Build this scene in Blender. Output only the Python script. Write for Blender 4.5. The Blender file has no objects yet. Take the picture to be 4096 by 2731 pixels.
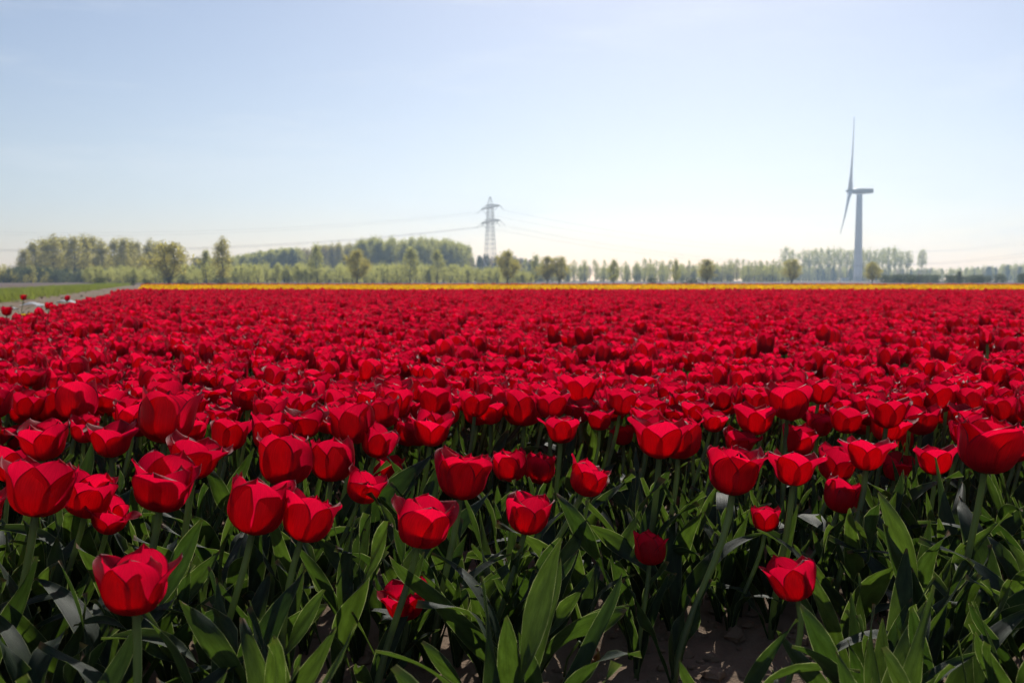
import bpy, math, random
import numpy as np
from mathutils import Vector, Matrix, Euler, Quaternion

scene = bpy.context.scene
R = math.radians
random.seed(11)
rng = np.random.default_rng(11)

# ------------------------------------------------------------------ camera, sky, sun, exposure
cam_data = bpy.data.cameras.new('camera')
cam = bpy.data.objects.new('camera', cam_data)
scene.collection.objects.link(cam)
cam.location = (0, 0, 0.63)
cam.rotation_euler = (R(90 - 3.47), 0, 0)
cam_data.sensor_width = 36.0
cam_data.lens = 35.33
cam_data.clip_start = 0.05
cam_data.clip_end = 8000
cam_data.dof.use_dof = True
cam_data.dof.focus_distance = 1.8
cam_data.dof.aperture_fstop = 9.0
scene.camera = cam

SUN_EL, SUN_AZ = 35.0, 11.0          # azimuth to the right of the view direction (+Y)
world = bpy.data.worlds.new('World')
scene.world = world
world.use_nodes = True
wn = world.node_tree
wn.nodes.clear()
sky = wn.nodes.new('ShaderNodeTexSky')
sky.sky_type = 'NISHITA'
sky.sun_disc = False
sky.sun_elevation = R(SUN_EL)
sky.sun_rotation = R(SUN_AZ)
sky.altitude = 0
sky.air_density = 1.0
sky.dust_density = 0.42
sky.ozone_density = 3.0
bg = wn.nodes.new('ShaderNodeBackground')
bg.inputs[1].default_value = 0.101
wo = wn.nodes.new('ShaderNodeOutputWorld')
tc = wn.nodes.new('ShaderNodeTexCoord')
mp = wn.nodes.new('ShaderNodeMapping'); mp.inputs['Scale'].default_value = (1.6, 1.6, 9.0); mp.inputs['Rotation'].default_value = (0.0, 0.10, 0.0)
cn = wn.nodes.new('ShaderNodeTexNoise'); cn.inputs['Scale'].default_value = 2.2; cn.inputs['Detail'].default_value = 7.0; cn.inputs['Roughness'].default_value = 0.6
cr_ = wn.nodes.new('ShaderNodeMapRange'); cr_.interpolation_type = 'SMOOTHSTEP'
cr_.inputs[1].default_value = 0.48; cr_.inputs[2].default_value = 0.74; cr_.inputs[4].default_value = 0.34
cm = wn.nodes.new('ShaderNodeMix'); cm.data_type = 'RGBA'; cm.inputs[7].default_value = (8.3, 8.5, 8.8, 1)
wn.links.new(tc.outputs['Generated'], mp.inputs[0]); wn.links.new(mp.outputs[0], cn.inputs['Vector'])
wn.links.new(cn.outputs[0], cr_.inputs[0]); wn.links.new(cr_.outputs[0], cm.inputs[0])
wb_ = wn.nodes.new('ShaderNodeVectorMath'); wb_.operation = 'MULTIPLY'; wb_.inputs[1].default_value = (1.10, 0.925, 0.87)
wn.links.new(sky.outputs[0], wb_.inputs[0]); wn.links.new(wb_.outputs[0], cm.inputs[6]); wn.links.new(cm.outputs[2], bg.inputs[0])
wn.links.new(bg.outputs[0], wo.inputs[0])

sun_data = bpy.data.lights.new('sun', 'SUN')
sun_data.energy = 4.7
sun_data.angle = R(0.5)
sun_data.color = (1.0, 0.95, 0.87)
sun = bpy.data.objects.new('sun', sun_data)
scene.collection.objects.link(sun)
sdir = Vector((math.sin(R(SUN_AZ)) * math.cos(R(SUN_EL)), math.cos(R(SUN_AZ)) * math.cos(R(SUN_EL)), math.sin(R(SUN_EL))))
sun.rotation_euler = sdir.to_track_quat('Z', 'Y').to_euler()
sun.location = (0, 0, 50)

scene.view_settings.view_transform = 'Standard'
scene.view_settings.look = 'None'
scene.view_settings.exposure = 0.0
scene.view_settings.gamma = 1.0
scene.view_settings.use_curve_mapping = False
scene.render.engine = 'CYCLES'
scene.cycles.max_bounces = 8
scene.cycles.diffuse_bounces = 4
scene.cycles.glossy_bounces = 2
scene.cycles.transmission_bounces = 5
scene.cycles.transparent_max_bounces = 6
scene.cycles.volume_bounces = 0
scene.cycles.caustics_reflective = False
scene.cycles.caustics_refractive = False
scene.cycles.use_adaptive_sampling = True
scene.cycles.adaptive_threshold = 0.015

# ------------------------------------------------------------------ helpers
def link(o, parent=None):
    scene.collection.objects.link(o)
    if parent is not None:
        o.parent = parent
    return o

def tag(o, label=None, cat=None, group=None, kind=None):
    if label: o['label'] = label
    if cat: o['category'] = cat
    if group: o['group'] = group
    if kind: o['kind'] = kind
    return o

def empty(name, loc=(0, 0, 0), rz=0.0):
    o = bpy.data.objects.new(name, None)
    o.empty_display_size = 0.05
    o.location = loc
    o.rotation_euler = (0, 0, rz)
    return link(o)

class MB:
    """collects vertices, faces, uvs and material slots into one mesh"""
    def __init__(s):
        s.V = []; s.F = []; s.UV = []; s.M = []; s.n = 0
    def add(s, V, F, UV=None, mat=0):
        V = np.asarray(V, float)
        s.V.append(V)
        for f in F:
            s.F.append(tuple(i + s.n for i in f))
            s.M.append(mat)
        s.UV.append(np.asarray(UV, float) if UV is not None else np.zeros((len(V), 2)))
        s.n += len(V)
        return s
    def mesh(s, name, mats, smooth=True):
        me = bpy.data.meshes.new(name)
        V = np.concatenate(s.V)
        me.from_pydata(V.tolist(), [], s.F)
        UV = np.concatenate(s.UV)
        uvl = me.uv_layers.new(name='UVMap')
        idx = np.empty(len(me.loops), dtype=np.int32)
        me.loops.foreach_get('vertex_index', idx)
        uvl.data.foreach_set('uv', UV[idx].astype(np.float32).ravel())
        for m in mats:
            me.materials.append(m)
        me.polygons.foreach_set('material_index', np.array(s.M, dtype=np.int32))
        me.polygons.foreach_set('use_smooth', np.full(len(s.F), smooth))
        me.update()
        return me

def grid_faces(nu, nv):
    return [(j * (nu + 1) + i, j * (nu + 1) + i + 1, (j + 1) * (nu + 1) + i + 1, (j + 1) * (nu + 1) + i)
            for j in range(nv) for i in range(nu)]

def tube(P, rad, n=6, cap=True):
    P = [Vector(p) for p in P]
    V = []; F = []
    ref = Vector((0.3, 1, 0.2)).normalized()
    for k, p in enumerate(P):
        t = (P[min(k + 1, len(P) - 1)] - P[max(k - 1, 0)]).normalized()
        a = t.cross(ref)
        if a.length < 1e-4: a = t.cross(Vector((1, 0, 0)))
        a.normalize(); b = t.cross(a)
        r = rad[k] if hasattr(rad, '__len__') else rad
        for i in range(n):
            th = 2 * math.pi * i / n
            V.append(p + a * (r * math.cos(th)) + b * (r * math.sin(th)))
    for k in range(len(P) - 1):
        for i in range(n):
            j = (i + 1) % n
            F.append((k * n + i, k * n + j, (k + 1) * n + j, (k + 1) * n + i))
    if cap:
        F.append(tuple(range(n))[::-1]); F.append(tuple((len(P) - 1) * n + i for i in range(n)))
    return np.array([tuple(v) for v in V]), F

def lathe(prof, n=16):
    """prof: (radius, z) list"""
    V = []; F = []
    for r, z in prof:
        for i in range(n):
            th = 2 * math.pi * i / n
            V.append((r * math.cos(th), r * math.sin(th), z))
    for k in range(len(prof) - 1):
        for i in range(n):
            j = (i + 1) % n
            F.append((k * n + i, k * n + j, (k + 1) * n + j, (k + 1) * n + i))
    F.append(tuple(range(n))[::-1]); F.append(tuple((len(prof) - 1) * n + i for i in range(n)))
    return np.array(V), F

def box(c, s):
    x, y, z = [d / 2 for d in s]
    V = np.array([(-x, -y, -z), (x, -y, -z), (x, y, -z), (-x, y, -z), (-x, -y, z), (x, -y, z), (x, y, z), (-x, y, z)]) + np.array(c)
    F = [(3, 2, 1, 0), (4, 5, 6, 7), (0, 1, 5, 4), (1, 2, 6, 5), (2, 3, 7, 6), (3, 0, 4, 7)]
    return V, F

def smooth(a, b, x):
    t = np.clip((x - a) / (b - a), 0, 1)
    return t * t * (3 - 2 * t)

def vnoise(x, y, seed, cell):
    g = np.random.default_rng(seed).random((97, 97))
    X = x / cell; Y = y / cell
    i = np.floor(X).astype(int); j = np.floor(Y).astype(int)
    fx = X - i; fy = Y - j
    fx = fx * fx * (3 - 2 * fx); fy = fy * fy * (3 - 2 * fy)
    a = g[i % 97, j % 97]; b = g[(i + 1) % 97, j % 97]; c = g[i % 97, (j + 1) % 97]; d = g[(i + 1) % 97, (j + 1) % 97]
    return (a * (1 - fx) + b * fx) * (1 - fy) + (c * (1 - fx) + d * fx) * fy - 0.5

# ------------------------------------------------------------------ materials
class NT:
    def __init__(s, name):
        s.m = bpy.data.materials.new(name); s.m.use_nodes = True
        s.t = s.m.node_tree; s.t.nodes.clear()
        s.out = s.n('ShaderNodeOutputMaterial')
    def n(s, typ, **kw):
        nd = s.t.nodes.new(typ)
        for k, v in kw.items(): setattr(nd, k, v)
        return nd
    def l(s, a, b): s.t.links.new(a, b)
    def math(s, op, a, b=None, c=None):
        nd = s.n('ShaderNodeMath', operation=op)
        for i, v in enumerate((a, b, c)):
            if v is None: continue
            if isinstance(v, (int, float)): nd.inputs[i].default_value = v
            else: s.l(v, nd.inputs[i])
        return nd.outputs[0]
    def ramp(s, v, a, b):
        nd = s.n('ShaderNodeMapRange', interpolation_type='SMOOTHSTEP')
        s.l(v, nd.inputs[0]); nd.inputs[1].default_value = a; nd.inputs[2].default_value = b
        return nd.outputs[0]
    def mix(s, fac, a, b):
        nd = s.n('ShaderNodeMix', data_type='RGBA')
        for sock, v in ((nd.inputs[0], fac), (nd.inputs[6], a), (nd.inputs[7], b)):
            if isinstance(v, (int, float)): sock.default_value = v
            elif isinstance(v, tuple): sock.default_value = v + (1,) if len(v) == 3 else v
            else: s.l(v, sock)
        return nd.outputs[2]
    def uv(s):
        u = s.n('ShaderNodeUVMap'); u.uv_map = 'UVMap'
        sp = s.n('ShaderNodeSeparateXYZ'); s.l(u.outputs[0], sp.inputs[0])
        return u.outputs[0], sp.outputs[0], sp.outputs[1]
    def noise(s, vec, scale, detail=3.0, rough=0.55, mapscale=None):
        if mapscale:
            mp = s.n('ShaderNodeMapping'); mp.inputs['Scale'].default_value = mapscale
            s.l(vec, mp.inputs[0]); vec = mp.outputs[0]
        nd = s.n('ShaderNodeTexNoise'); nd.inputs['Scale'].default_value = scale
        nd.inputs['Detail'].default_value = detail; nd.inputs['Roughness'].default_value = rough
        if vec is not None: s.l(vec, nd.inputs['Vector'])
        return nd.outputs[0]
    def scale_col(s, col, val):
        nd = s.n('ShaderNodeVectorMath', operation='SCALE')
        if isinstance(col, tuple): nd.inputs[0].default_value = col
        else: s.l(col, nd.inputs[0])
        s.l(val, nd.inputs['Scale'])
        return nd.outputs[0]
    def sheet(s, col, trans, fac, rough=0.5, spec=0.4, bump=None, bstr=0.1):
        """thin living sheet: reflecting principled mixed with a translucent lobe"""
        p = s.n('ShaderNodeBsdfPrincipled'); p.inputs['Roughness'].default_value = rough
        p.inputs['Specular IOR Level'].default_value = spec
        tr = s.n('ShaderNodeBsdfTranslucent')
        mx = s.n('ShaderNodeMixShader')
        if isinstance(fac, (int, float)): mx.inputs[0].default_value = fac
        else: s.l(fac, mx.inputs[0])
        for v, k in ((col, p.inputs['Base Color']), (trans, tr.inputs[0])):
            if isinstance(v, tuple): k.default_value = v + (1,)
            else: s.l(v, k)
        if bump is not None:
            b = s.n('ShaderNodeBump'); b.inputs['Strength'].default_value = bstr; b.inputs['Distance'].default_value = 0.002
            s.l(bump, b.inputs['Height']); s.l(b.outputs[0], p.inputs['Normal'])
        s.l(p.outputs[0], mx.inputs[1]); s.l(tr.outputs[0], mx.inputs[2]); s.l(mx.outputs[0], s.out.inputs[0])
        return s.m
    def solid(s, col, rough=0.7, spec=0.3, metal=0.0, bump=None, bstr=0.3, bdist=0.01):
        p = s.n('ShaderNodeBsdfPrincipled'); p.inputs['Roughness'].default_value = rough
        p.inputs['Specular IOR Level'].default_value = spec; p.inputs['Metallic'].default_value = metal
        if isinstance(col, tuple): p.inputs['Base Color'].default_value = col + (1,)
        else: s.l(col, p.inputs['Base Color'])
        if bump is not None:
            b = s.n('ShaderNodeBump'); b.inputs['Strength'].default_value = bstr; b.inputs['Distance'].default_value = bdist
            s.l(bump, b.inputs['Height']); s.l(b.outputs[0], p.inputs['Normal'])
        s.l(p.outputs[0], s.out.inputs[0])
        return s.m
    def rand(s):
        o = s.n('ShaderNodeObjectInfo'); return o.outputs['Random']
    def objco(s):
        return s.n('ShaderNodeTexCoord').outputs['Object']

def petal_material(name, base, trans, rim, base_eye):
    t = NT(name)
    uvv, u, v = t.uv()
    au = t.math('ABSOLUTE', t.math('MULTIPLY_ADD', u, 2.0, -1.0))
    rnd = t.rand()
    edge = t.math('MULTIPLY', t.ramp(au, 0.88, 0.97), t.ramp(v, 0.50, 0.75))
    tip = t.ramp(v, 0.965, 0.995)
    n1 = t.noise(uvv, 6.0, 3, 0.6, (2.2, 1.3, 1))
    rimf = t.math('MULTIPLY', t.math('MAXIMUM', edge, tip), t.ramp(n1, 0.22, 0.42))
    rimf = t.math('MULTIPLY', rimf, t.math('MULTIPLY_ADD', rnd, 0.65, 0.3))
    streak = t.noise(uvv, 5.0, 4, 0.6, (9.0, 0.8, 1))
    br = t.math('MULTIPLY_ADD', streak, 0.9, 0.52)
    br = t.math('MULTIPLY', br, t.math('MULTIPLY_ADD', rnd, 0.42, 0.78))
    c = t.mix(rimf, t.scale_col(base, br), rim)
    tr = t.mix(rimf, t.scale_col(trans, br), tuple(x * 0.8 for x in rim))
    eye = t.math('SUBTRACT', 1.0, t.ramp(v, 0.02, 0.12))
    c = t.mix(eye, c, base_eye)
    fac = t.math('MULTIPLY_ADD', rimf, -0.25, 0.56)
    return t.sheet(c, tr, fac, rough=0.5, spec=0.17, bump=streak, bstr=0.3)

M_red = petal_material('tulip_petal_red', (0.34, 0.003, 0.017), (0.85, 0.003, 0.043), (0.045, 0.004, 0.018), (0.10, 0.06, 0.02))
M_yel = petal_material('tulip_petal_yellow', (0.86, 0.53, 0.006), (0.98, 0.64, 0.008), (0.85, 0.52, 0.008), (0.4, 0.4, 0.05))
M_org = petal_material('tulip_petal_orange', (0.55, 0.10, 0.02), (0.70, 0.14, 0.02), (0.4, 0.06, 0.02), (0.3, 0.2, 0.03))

def leaf_material():
    t = NT('tulip_leaf')
    uvv, u, v = t.uv()
    au = t.math('ABSOLUTE', t.math('MULTIPLY_ADD', u, 2.0, -1.0))
    rnd = t.rand()
    vein = t.noise(uvv, 4.0, 3, 0.6, (14.0, 0.5, 1))
    blot = t.noise(uvv, 3.5, 4, 0.6, (1.0, 2.2, 1))
    c = t.mix(t.ramp(blot, 0.3, 0.75), (0.017, 0.033, 0.020), (0.036, 0.058, 0.034))
    c = t.scale_col(c, t.math('MULTIPLY_ADD', vein, 0.7, 0.65))
    tr = t.mix(rnd, (0.040, 0.086, 0.008), (0.094, 0.160, 0.014))
    spot = t.noise(uvv, 22.0, 4, 0.65, (1.0, 4.0, 1))
    tr = t.scale_col(tr, t.math('MULTIPLY_ADD', vein, 0.9, 0.55))
    tr = t.scale_col(tr, t.math('MULTIPLY_ADD', t.ramp(blot, 0.35, 0.7), 0.5, 0.72))
    tr = t.mix(t.math('MULTIPLY', t.ramp(spot, 0.64, 0.74), 0.55), tr, (0.16, 0.15, 0.04))
    c = t.mix(t.math('MULTIPLY', t.ramp(spot, 0.62, 0.76), 0.5), c, (0.10, 0.10, 0.05))
    rim = t.math('MULTIPLY', t.ramp(au, 0.93, 0.985), t.ramp(blot, 0.3, 0.6))
    c = t.mix(rim, c, (0.20, 0.24, 0.11))
    tr = t.mix(rim, tr, (0.44, 0.50, 0.18))
    dry = t.math('MULTIPLY', t.ramp(v, 0.955, 0.99), 0.8)
    c = t.mix(dry, c, (0.22, 0.12, 0.06))
    return t.sheet(c, tr, 0.42, rough=0.55, spec=0.22, bump=vein, bstr=0.35)
M_leaf = leaf_material()

def stem_material():
    t = NT('tulip_stem')
    n = t.noise(t.objco(), 30.0, 3)
    c = t.mix(n, (0.12, 0.17, 0.07), (0.18, 0.235, 0.11))
    return t.sheet(c, (0.28, 0.36, 0.10), 0.45, rough=0.42, spec=0.45)
M_stem = stem_material()
t = NT('pistil'); M_pistil = t.solid(t.mix(t.noise(t.objco(), 60), (0.03, 0.02, 0.02), (0.22, 0.2, 0.04)), 0.6)
t = NT('withered_bud'); M_bud = t.sheet(t.mix(t.ramp(t.noise(t.objco(), 40), 0.4, 0.6), (0.42, 0.40, 0.16), (0.30, 0.05, 0.04)), (0.5, 0.4, 0.1), 0.35, 0.4)

def soil_material(name, a, b, scale, bd=0.01, c2=(0.34, 0.28, 0.22)):
    t = NT(name)
    co = t.objco()
    n1 = t.noise(co, scale, 8, 0.65); n2 = t.noise(co, scale * 9, 6, 0.7); n3 = t.noise(co, scale * 0.13, 4)
    c = t.mix(n1, a, b)
    c = t.mix(t.ramp(n2, 0.62, 0.75), c, c2)
    c = t.scale_col(c, t.math('MULTIPLY_ADD', n3, 0.6, 0.7))
    return t.solid(c, 0.92, 0.15, bump=t.math('ADD', n1, n2), bstr=0.7, bdist=bd)
M_soil = soil_material('bed_soil', (0.15, 0.10, 0.066), (0.31, 0.225, 0.155), 14.0, 0.010)
M_ground = soil_material('fallow_field', (0.12, 0.08, 0.065), (0.19, 0.13, 0.10), 0.6, 0.05, (0.17, 0.13, 0.08))
M_track = soil_material('dirt_track', (0.19, 0.135, 0.088), (0.30, 0.22, 0.15), 1.0, 0.08, (0.36, 0.28, 0.20))
t = NT('verge_turf'); M_turf = t.solid(t.mix(t.noise(t.objco(), 1.3, 6), (0.06, 0.10, 0.015), (0.12, 0.15, 0.03)), 0.9, 0.2, bump=t.noise(t.objco(), 12, 6), bstr=0.8, bdist=0.05)
t = NT('grass_blade'); M_grass = t.sheet(t.mix(t.rand(), (0.075, 0.105, 0.024), (0.15, 0.155, 0.05)), (0.30, 0.35, 0.06), 0.55, 0.6, 0.2)
t = NT('white_scrap'); M_scrap = t.sheet(t.mix(t.noise(t.objco(), 9), (0.6, 0.58, 0.55), (0.8, 0.8, 0.8)), (0.7, 0.7, 0.7), 0.2, 0.4)

def foliage_material(name, a, b, tr, fac=0.4):
    t = NT(name)
    r = t.rand(); n = t.noise(t.objco(), 0.9, 3)
    f = t.math('MULTIPLY_ADD', r, 0.5, t.math('MULTIPLY', n, 0.6))
    c = t.mix(f, a, b)
    return t.sheet(c, t.scale_col(tr, t.math('MULTIPLY_ADD', n, 0.8, 0.6)), fac, 0.6, 0.2)
M_olive = foliage_material('foliage_olive', (0.15, 0.14, 0.038), (0.23, 0.21, 0.06), (0.62, 0.54, 0.12), 0.65)
M_pale = foliage_material('foliage_pale', (0.19, 0.20, 0.055), (0.28, 0.28, 0.085), (0.66, 0.64, 0.16), 0.62)
M_poplar = foliage_material('foliage_poplar', (0.15, 0.155, 0.045), (0.22, 0.225, 0.07), (0.58, 0.56, 0.14), 0.64)
M_dark = foliage_material('foliage_dark', (0.030, 0.042, 0.022), (0.055, 0.070, 0.036), (0.13, 0.16, 0.055), 0.42)
M_brown = foliage_material('foliage_brown', (0.15, 0.115, 0.07), (0.21, 0.165, 0.10), (0.36, 0.27, 0.14), 0.5)
t = NT('bark'); M_bark = t.solid(t.mix(t.noise(t.objco(), 3, 4), (0.045, 0.04, 0.032), (0.10, 0.09, 0.075)), 0.9, 0.2)
t = NT('turbine_paint'); M_turb = t.solid(t.mix(t.noise(t.objco(), 0.25, 4, 0.5, (6, 6, 0.4)), (0.80, 0.78, 0.76), (0.88, 0.86, 0.84)), 0.5, 0.4)
t = NT('turbine_grey'); M_turbg = t.solid(t.mix(t.noise(t.objco(), 0.6, 4), (0.36, 0.36, 0.36), (0.48, 0.48, 0.48)), 0.5, 0.4)
t = NT('galvanised_steel'); M_steel = t.solid(t.mix(t.noise(t.objco(), 0.6, 4), (0.30, 0.31, 0.32), (0.42, 0.43, 0.44)), 0.55, 0.4, 0.0)
t = NT('wire_aluminium'); M_wire = t.solid(t.mix(t.noise(t.objco(), 0.05, 3), (0.30, 0.30, 0.31), (0.42, 0.42, 0.43)), 0.5, 0.4, 0.0)
t = NT('insulator_glass'); M_ins = t.solid(t.mix(t.noise(t.objco(), 2, 3), (0.16, 0.19, 0.19), (0.24, 0.27, 0.27)), 0.3, 0.5)
t = NT('glint_white'); M_plate = t.solid(t.mix(t.noise(t.objco(), 2, 3), (0.7, 0.7, 0.7), (0.82, 0.82, 0.82)), 0.4, 0.5)  # near-white colour that imitates sun glint on the pylon steel

# ------------------------------------------------------------------ ground, soil bed, track, verge
EDGE = -0.345                      # rows, track and verge all run along X = c + EDGE * Y
mb = MB(); mb.add([(-1300, -200, 0), (1300, -200, 0), (1300, 1500, 0), (-1300, 1500, 0)], [(0, 1, 2, 3)])
go = link(bpy.data.objects.new('ground', mb.mesh('ground', [M_ground]))); go.location.z = -0.035; tag(go, kind='structure')

def bed_height(x, y):
    return (vnoise(x, y, 1, 0.35) * 0.03 + vnoise(x, y, 2, 0.10) * 0.022 + vnoise(x, y, 3, 0.035) * 0.014
            + vnoise(x, y, 4, 0.014) * 0.006) - 0.006
xs = np.linspace(-3.2, 3.2, 420); ys = np.linspace(0.4, 5.0, 330)
GX, GY = np.meshgrid(xs, ys)
GZ = bed_height(GX + 10, GY + 10)
mb = MB(); mb.add(np.stack([GX.ravel(), GY.ravel(), GZ.ravel()], 1), grid_faces(419, 329))
so = link(bpy.data.objects.new('soil_bed', mb.mesh('soil_bed', [M_soil]))); tag(so, kind='structure')

def strip(name, c0, c1, d0, d1, nx, ny, mat, z, bump):
    cs = np.linspace(c0, c1, nx + 1); ds = np.linspace(d0, d1, ny + 1)
    C, D = np.meshgrid(cs, ds)
    X = C + EDGE * D
    Z = z + bump * (vnoise(X + 300, D + 50, 7, 1.1) + 0.6 * vnoise(X + 300, D + 50, 8, 0.4)) + bump * 0.8 * np.cos((C - c0) / (c1 - c0) * 4 * math.pi)
    mb = MB(); mb.add(np.stack([X.ravel(), D.ravel(), Z.ravel()], 1), grid_faces(nx, ny))
    o = link(bpy.data.objects.new(name, mb.mesh(name, [mat])))
    return tag(o, kind='structure')
strip('dirt_track', -5.3, -1.0, 0, 150, 16, 400, M_track, -0.012, 0.012)
strip('grass_verge', -8.6, -5.3, 0, 150, 10, 260, M_turf, 0.03, 0.05)

mb = MB()
for k in range(1700):
    y = random.uniform(0.9, 3.2); x = random.uniform(-0.62, 0.62) * y
    s = random.choice((0.003, 0.004, 0.006, 0.009, 0.013, 0.018)) * random.uniform(0.7, 1.3)
    V, F = lathe([(0.35, -0.8), (0.85, -0.4), (1.0, 0.1), (0.7, 0.6), (0.25, 0.85)], 6)
    V = V * (1 + rng.uniform(-0.28, 0.28, V.shape)) * s * np.array([random.uniform(.8, 1.5), random.uniform(.8, 1.3), random.uniform(.5, .9)])
    a = random.uniform(0, 6.28); V = V @ np.array([[math.cos(a), math.sin(a), 0], [-math.sin(a), math.cos(a), 0], [0, 0, 1]])
    z = float(bed_height(np.array([x + 10.]), np.array([y + 10.]))[0])
    mb.add(V + np.array([x, y, z + s * 0.2]), F)
o = link(bpy.data.objects.new('soil_clods', mb.mesh('soil_clods', [M_soil], smooth=False)))
tag(o, 'loose brown clods and crumbs lying on the bed soil', 'soil', kind='stuff')

mb = MB()
for k in range(350):
    d = 6 + 60 * random.random() ** 1.5; c = random.choice((random.gauss(-1.35, .25), random.gauss(-5.2, .3), random.uniform(-5.2, -1.2)))
    s = random.uniform(.012, .04) * random.choice((.6, 1, 1.4))
    V, F = lathe([(0.35, -0.6), (0.9, -0.3), (1.0, 0.1), (0.6, 0.55), (0.2, 0.7)], 6)
    V = V * (1 + rng.uniform(-0.3, 0.3, V.shape)) * s
    mb.add(V + np.array([c + EDGE * d, d, s * .2]), F)
o = link(bpy.data.objects.new('track_clods', mb.mesh('track_clods', [M_track], smooth=False)))
tag(o, 'pale dry clods strewn along the dirt track', 'soil', kind='stuff')

# ------------------------------------------------------------------ scattering for uncountable masses
def proto_collection(name, meshes):
    col = bpy.data.collections.new(name)
    for i, me in enumerate(meshes):
        col.objects.link(bpy.data.objects.new('%s_%02d' % (name, i), me))
    return col

def scatter(name, P, ROT, SCL, IDX, col, label, cat):
    P = np.asarray(P, float)
    me = bpy.data.meshes.new(name)
    me.from_pydata(P.tolist(), [], [])
    a = me.attributes.new('rot', 'FLOAT_VECTOR', 'POINT'); a.data.foreach_set('vector', np.asarray(ROT, np.float32).ravel())
    a = me.attributes.new('scl', 'FLOAT_VECTOR', 'POINT'); a.data.foreach_set('vector', np.asarray(SCL, np.float32).ravel())
    a = me.attributes.new('idx', 'INT', 'POINT'); a.data.foreach_set('value', np.asarray(IDX, np.int32))
    ng = bpy.data.node_groups.new(name, 'GeometryNodeTree')
    ng.interface.new_socket('Geometry', in_out='INPUT', socket_type='NodeSocketGeometry')
    ng.interface.new_socket('Geometry', in_out='OUTPUT', socket_type='NodeSocketGeometry')
    gi = ng.nodes.new('NodeGroupInput'); gout = ng.nodes.new('NodeGroupOutput')
    ip = ng.nodes.new('GeometryNodeInstanceOnPoints'); ci = ng.nodes.new('GeometryNodeCollectionInfo')
    ci.inputs['Collection'].default_value = col
    ci.inputs['Separate Children'].default_value = True
    ci.inputs['Reset Children'].default_value = True
    def attr(nm, typ):
        nd = ng.nodes.new('GeometryNodeInputNamedAttribute'); nd.data_type = typ
        nd.inputs['Name'].default_value = nm
        return nd.outputs['Attribute']
    e2r = ng.nodes.new('FunctionNodeEulerToRotation')
    L = ng.links.new
    L(gi.outputs[0], ip.inputs['Points']); L(ci.outputs[0], ip.inputs['Instance'])
    ip.inputs['Pick Instance'].default_value = True
    L(attr('idx', 'INT'), ip.inputs['Instance Index'])
    L(attr('rot', 'FLOAT_VECTOR'), e2r.inputs[0]); L(e2r.outputs[0], ip.inputs['Rotation'])
    L(attr('scl', 'FLOAT_VECTOR'), ip.inputs['Scale'])
    L(ip.outputs[0], gout.inputs[0])
    o = link(bpy.data.objects.new(name, me))
    md = o.modifiers.new('scatter', 'NODES'); md.node_group = ng
    return tag(o, label, cat, kind='stuff')

# ------------------------------------------------------------------ trees
def leaf_cards(C, n, sig, size, r, flat=0.0):
    """n small quads around each centre in C"""
    C = np.repeat(np.asarray(C), n, 0)
    N = len(C)
    P = C + r.normal(0, 1, (N, 3)) * np.asarray(sig)
    a = r.normal(0, 1, (N, 3)); a /= np.linalg.norm(a, axis=1)[:, None]
    b = r.normal(0, 1, (N, 3)); b -= a * (a * b).sum(1)[:, None]; b /= np.linalg.norm(b, axis=1)[:, None]
    s = size * r.uniform(0.5, 1.3, (N, 1))
    V = np.stack([P - a * s, P + b * s * 0.62, P + a * s, P - b * s * 0.62], 1).reshape(-1, 3)
    F = [(4 * i, 4 * i + 1, 4 * i + 2, 4 * i + 3) for i in range(N)]
    return V, F

TK = {  # h0, w0, crown start, clusters, leaves per cluster, sigma, leaf size, profile, trunk radius, material
    'round': (8.0, 6.5, 0.24, 130, 34, (.42, .42, .40), .17, lambda z: math.sin(math.pi * min(1, max(0, z)) ** 0.85) ** 0.6, .20, M_olive),
    'airy':  (16.0, 6.0, 0.10, 130, 32, (.52, .52, .85), .22, lambda z: math.sin(math.pi * z ** 0.75) ** 0.55 * (1 - .25 * z), .22, M_olive),
    'slim':  (9.0, 4.0, 0.18, 80, 30, (.32, .32, .5), .16, lambda z: math.sin(math.pi * z ** 0.7) ** 0.7, .13, M_poplar),
    'slimp': (9.5, 3.6, 0.36, 36, 26, (.28, .28, .55), .16, lambda z: math.sin(math.pi * z ** 0.9) ** 0.6, .12, M_poplar),
    'highp': (12.5, 5.0, 0.44, 60, 34, (.33, .33, .62), .18, lambda z: math.sin(math.pi * min(1, z) ** 1.15) ** 0.55, .17, M_poplar),
    'cone':  (5.0, 1.9, 0.04, 60, 26, (.16, .16, .22), .12, lambda z: 1 - .62 * z, .12, M_dark),
    'bush':  (2.0, 3.0, 0.02, 40, 30, (.26, .26, .18), .10, lambda z: math.sqrt(max(0, 1 - z * z)), .06, M_dark),
    'shrub': (4.0, 3.0, 0.05, 36, 22, (.30, .30, .42), .13, lambda z: math.sin(math.pi * (0.25 + .75 * z)) ** 0.7, .05, M_pale),
    'conif': (9.0, 4.5, 0.08, 80, 26, (.34, .34, .4), .2, lambda z: (1 - z) ** .7 + .08, .16, M_dark),
    'bare':  (11.0, 5.0, 0.28, 60, 20, (.40, .40, .7), .15, lambda z: math.sin(math.pi * z ** .8) ** .6, .16, M_brown),
}
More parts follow.
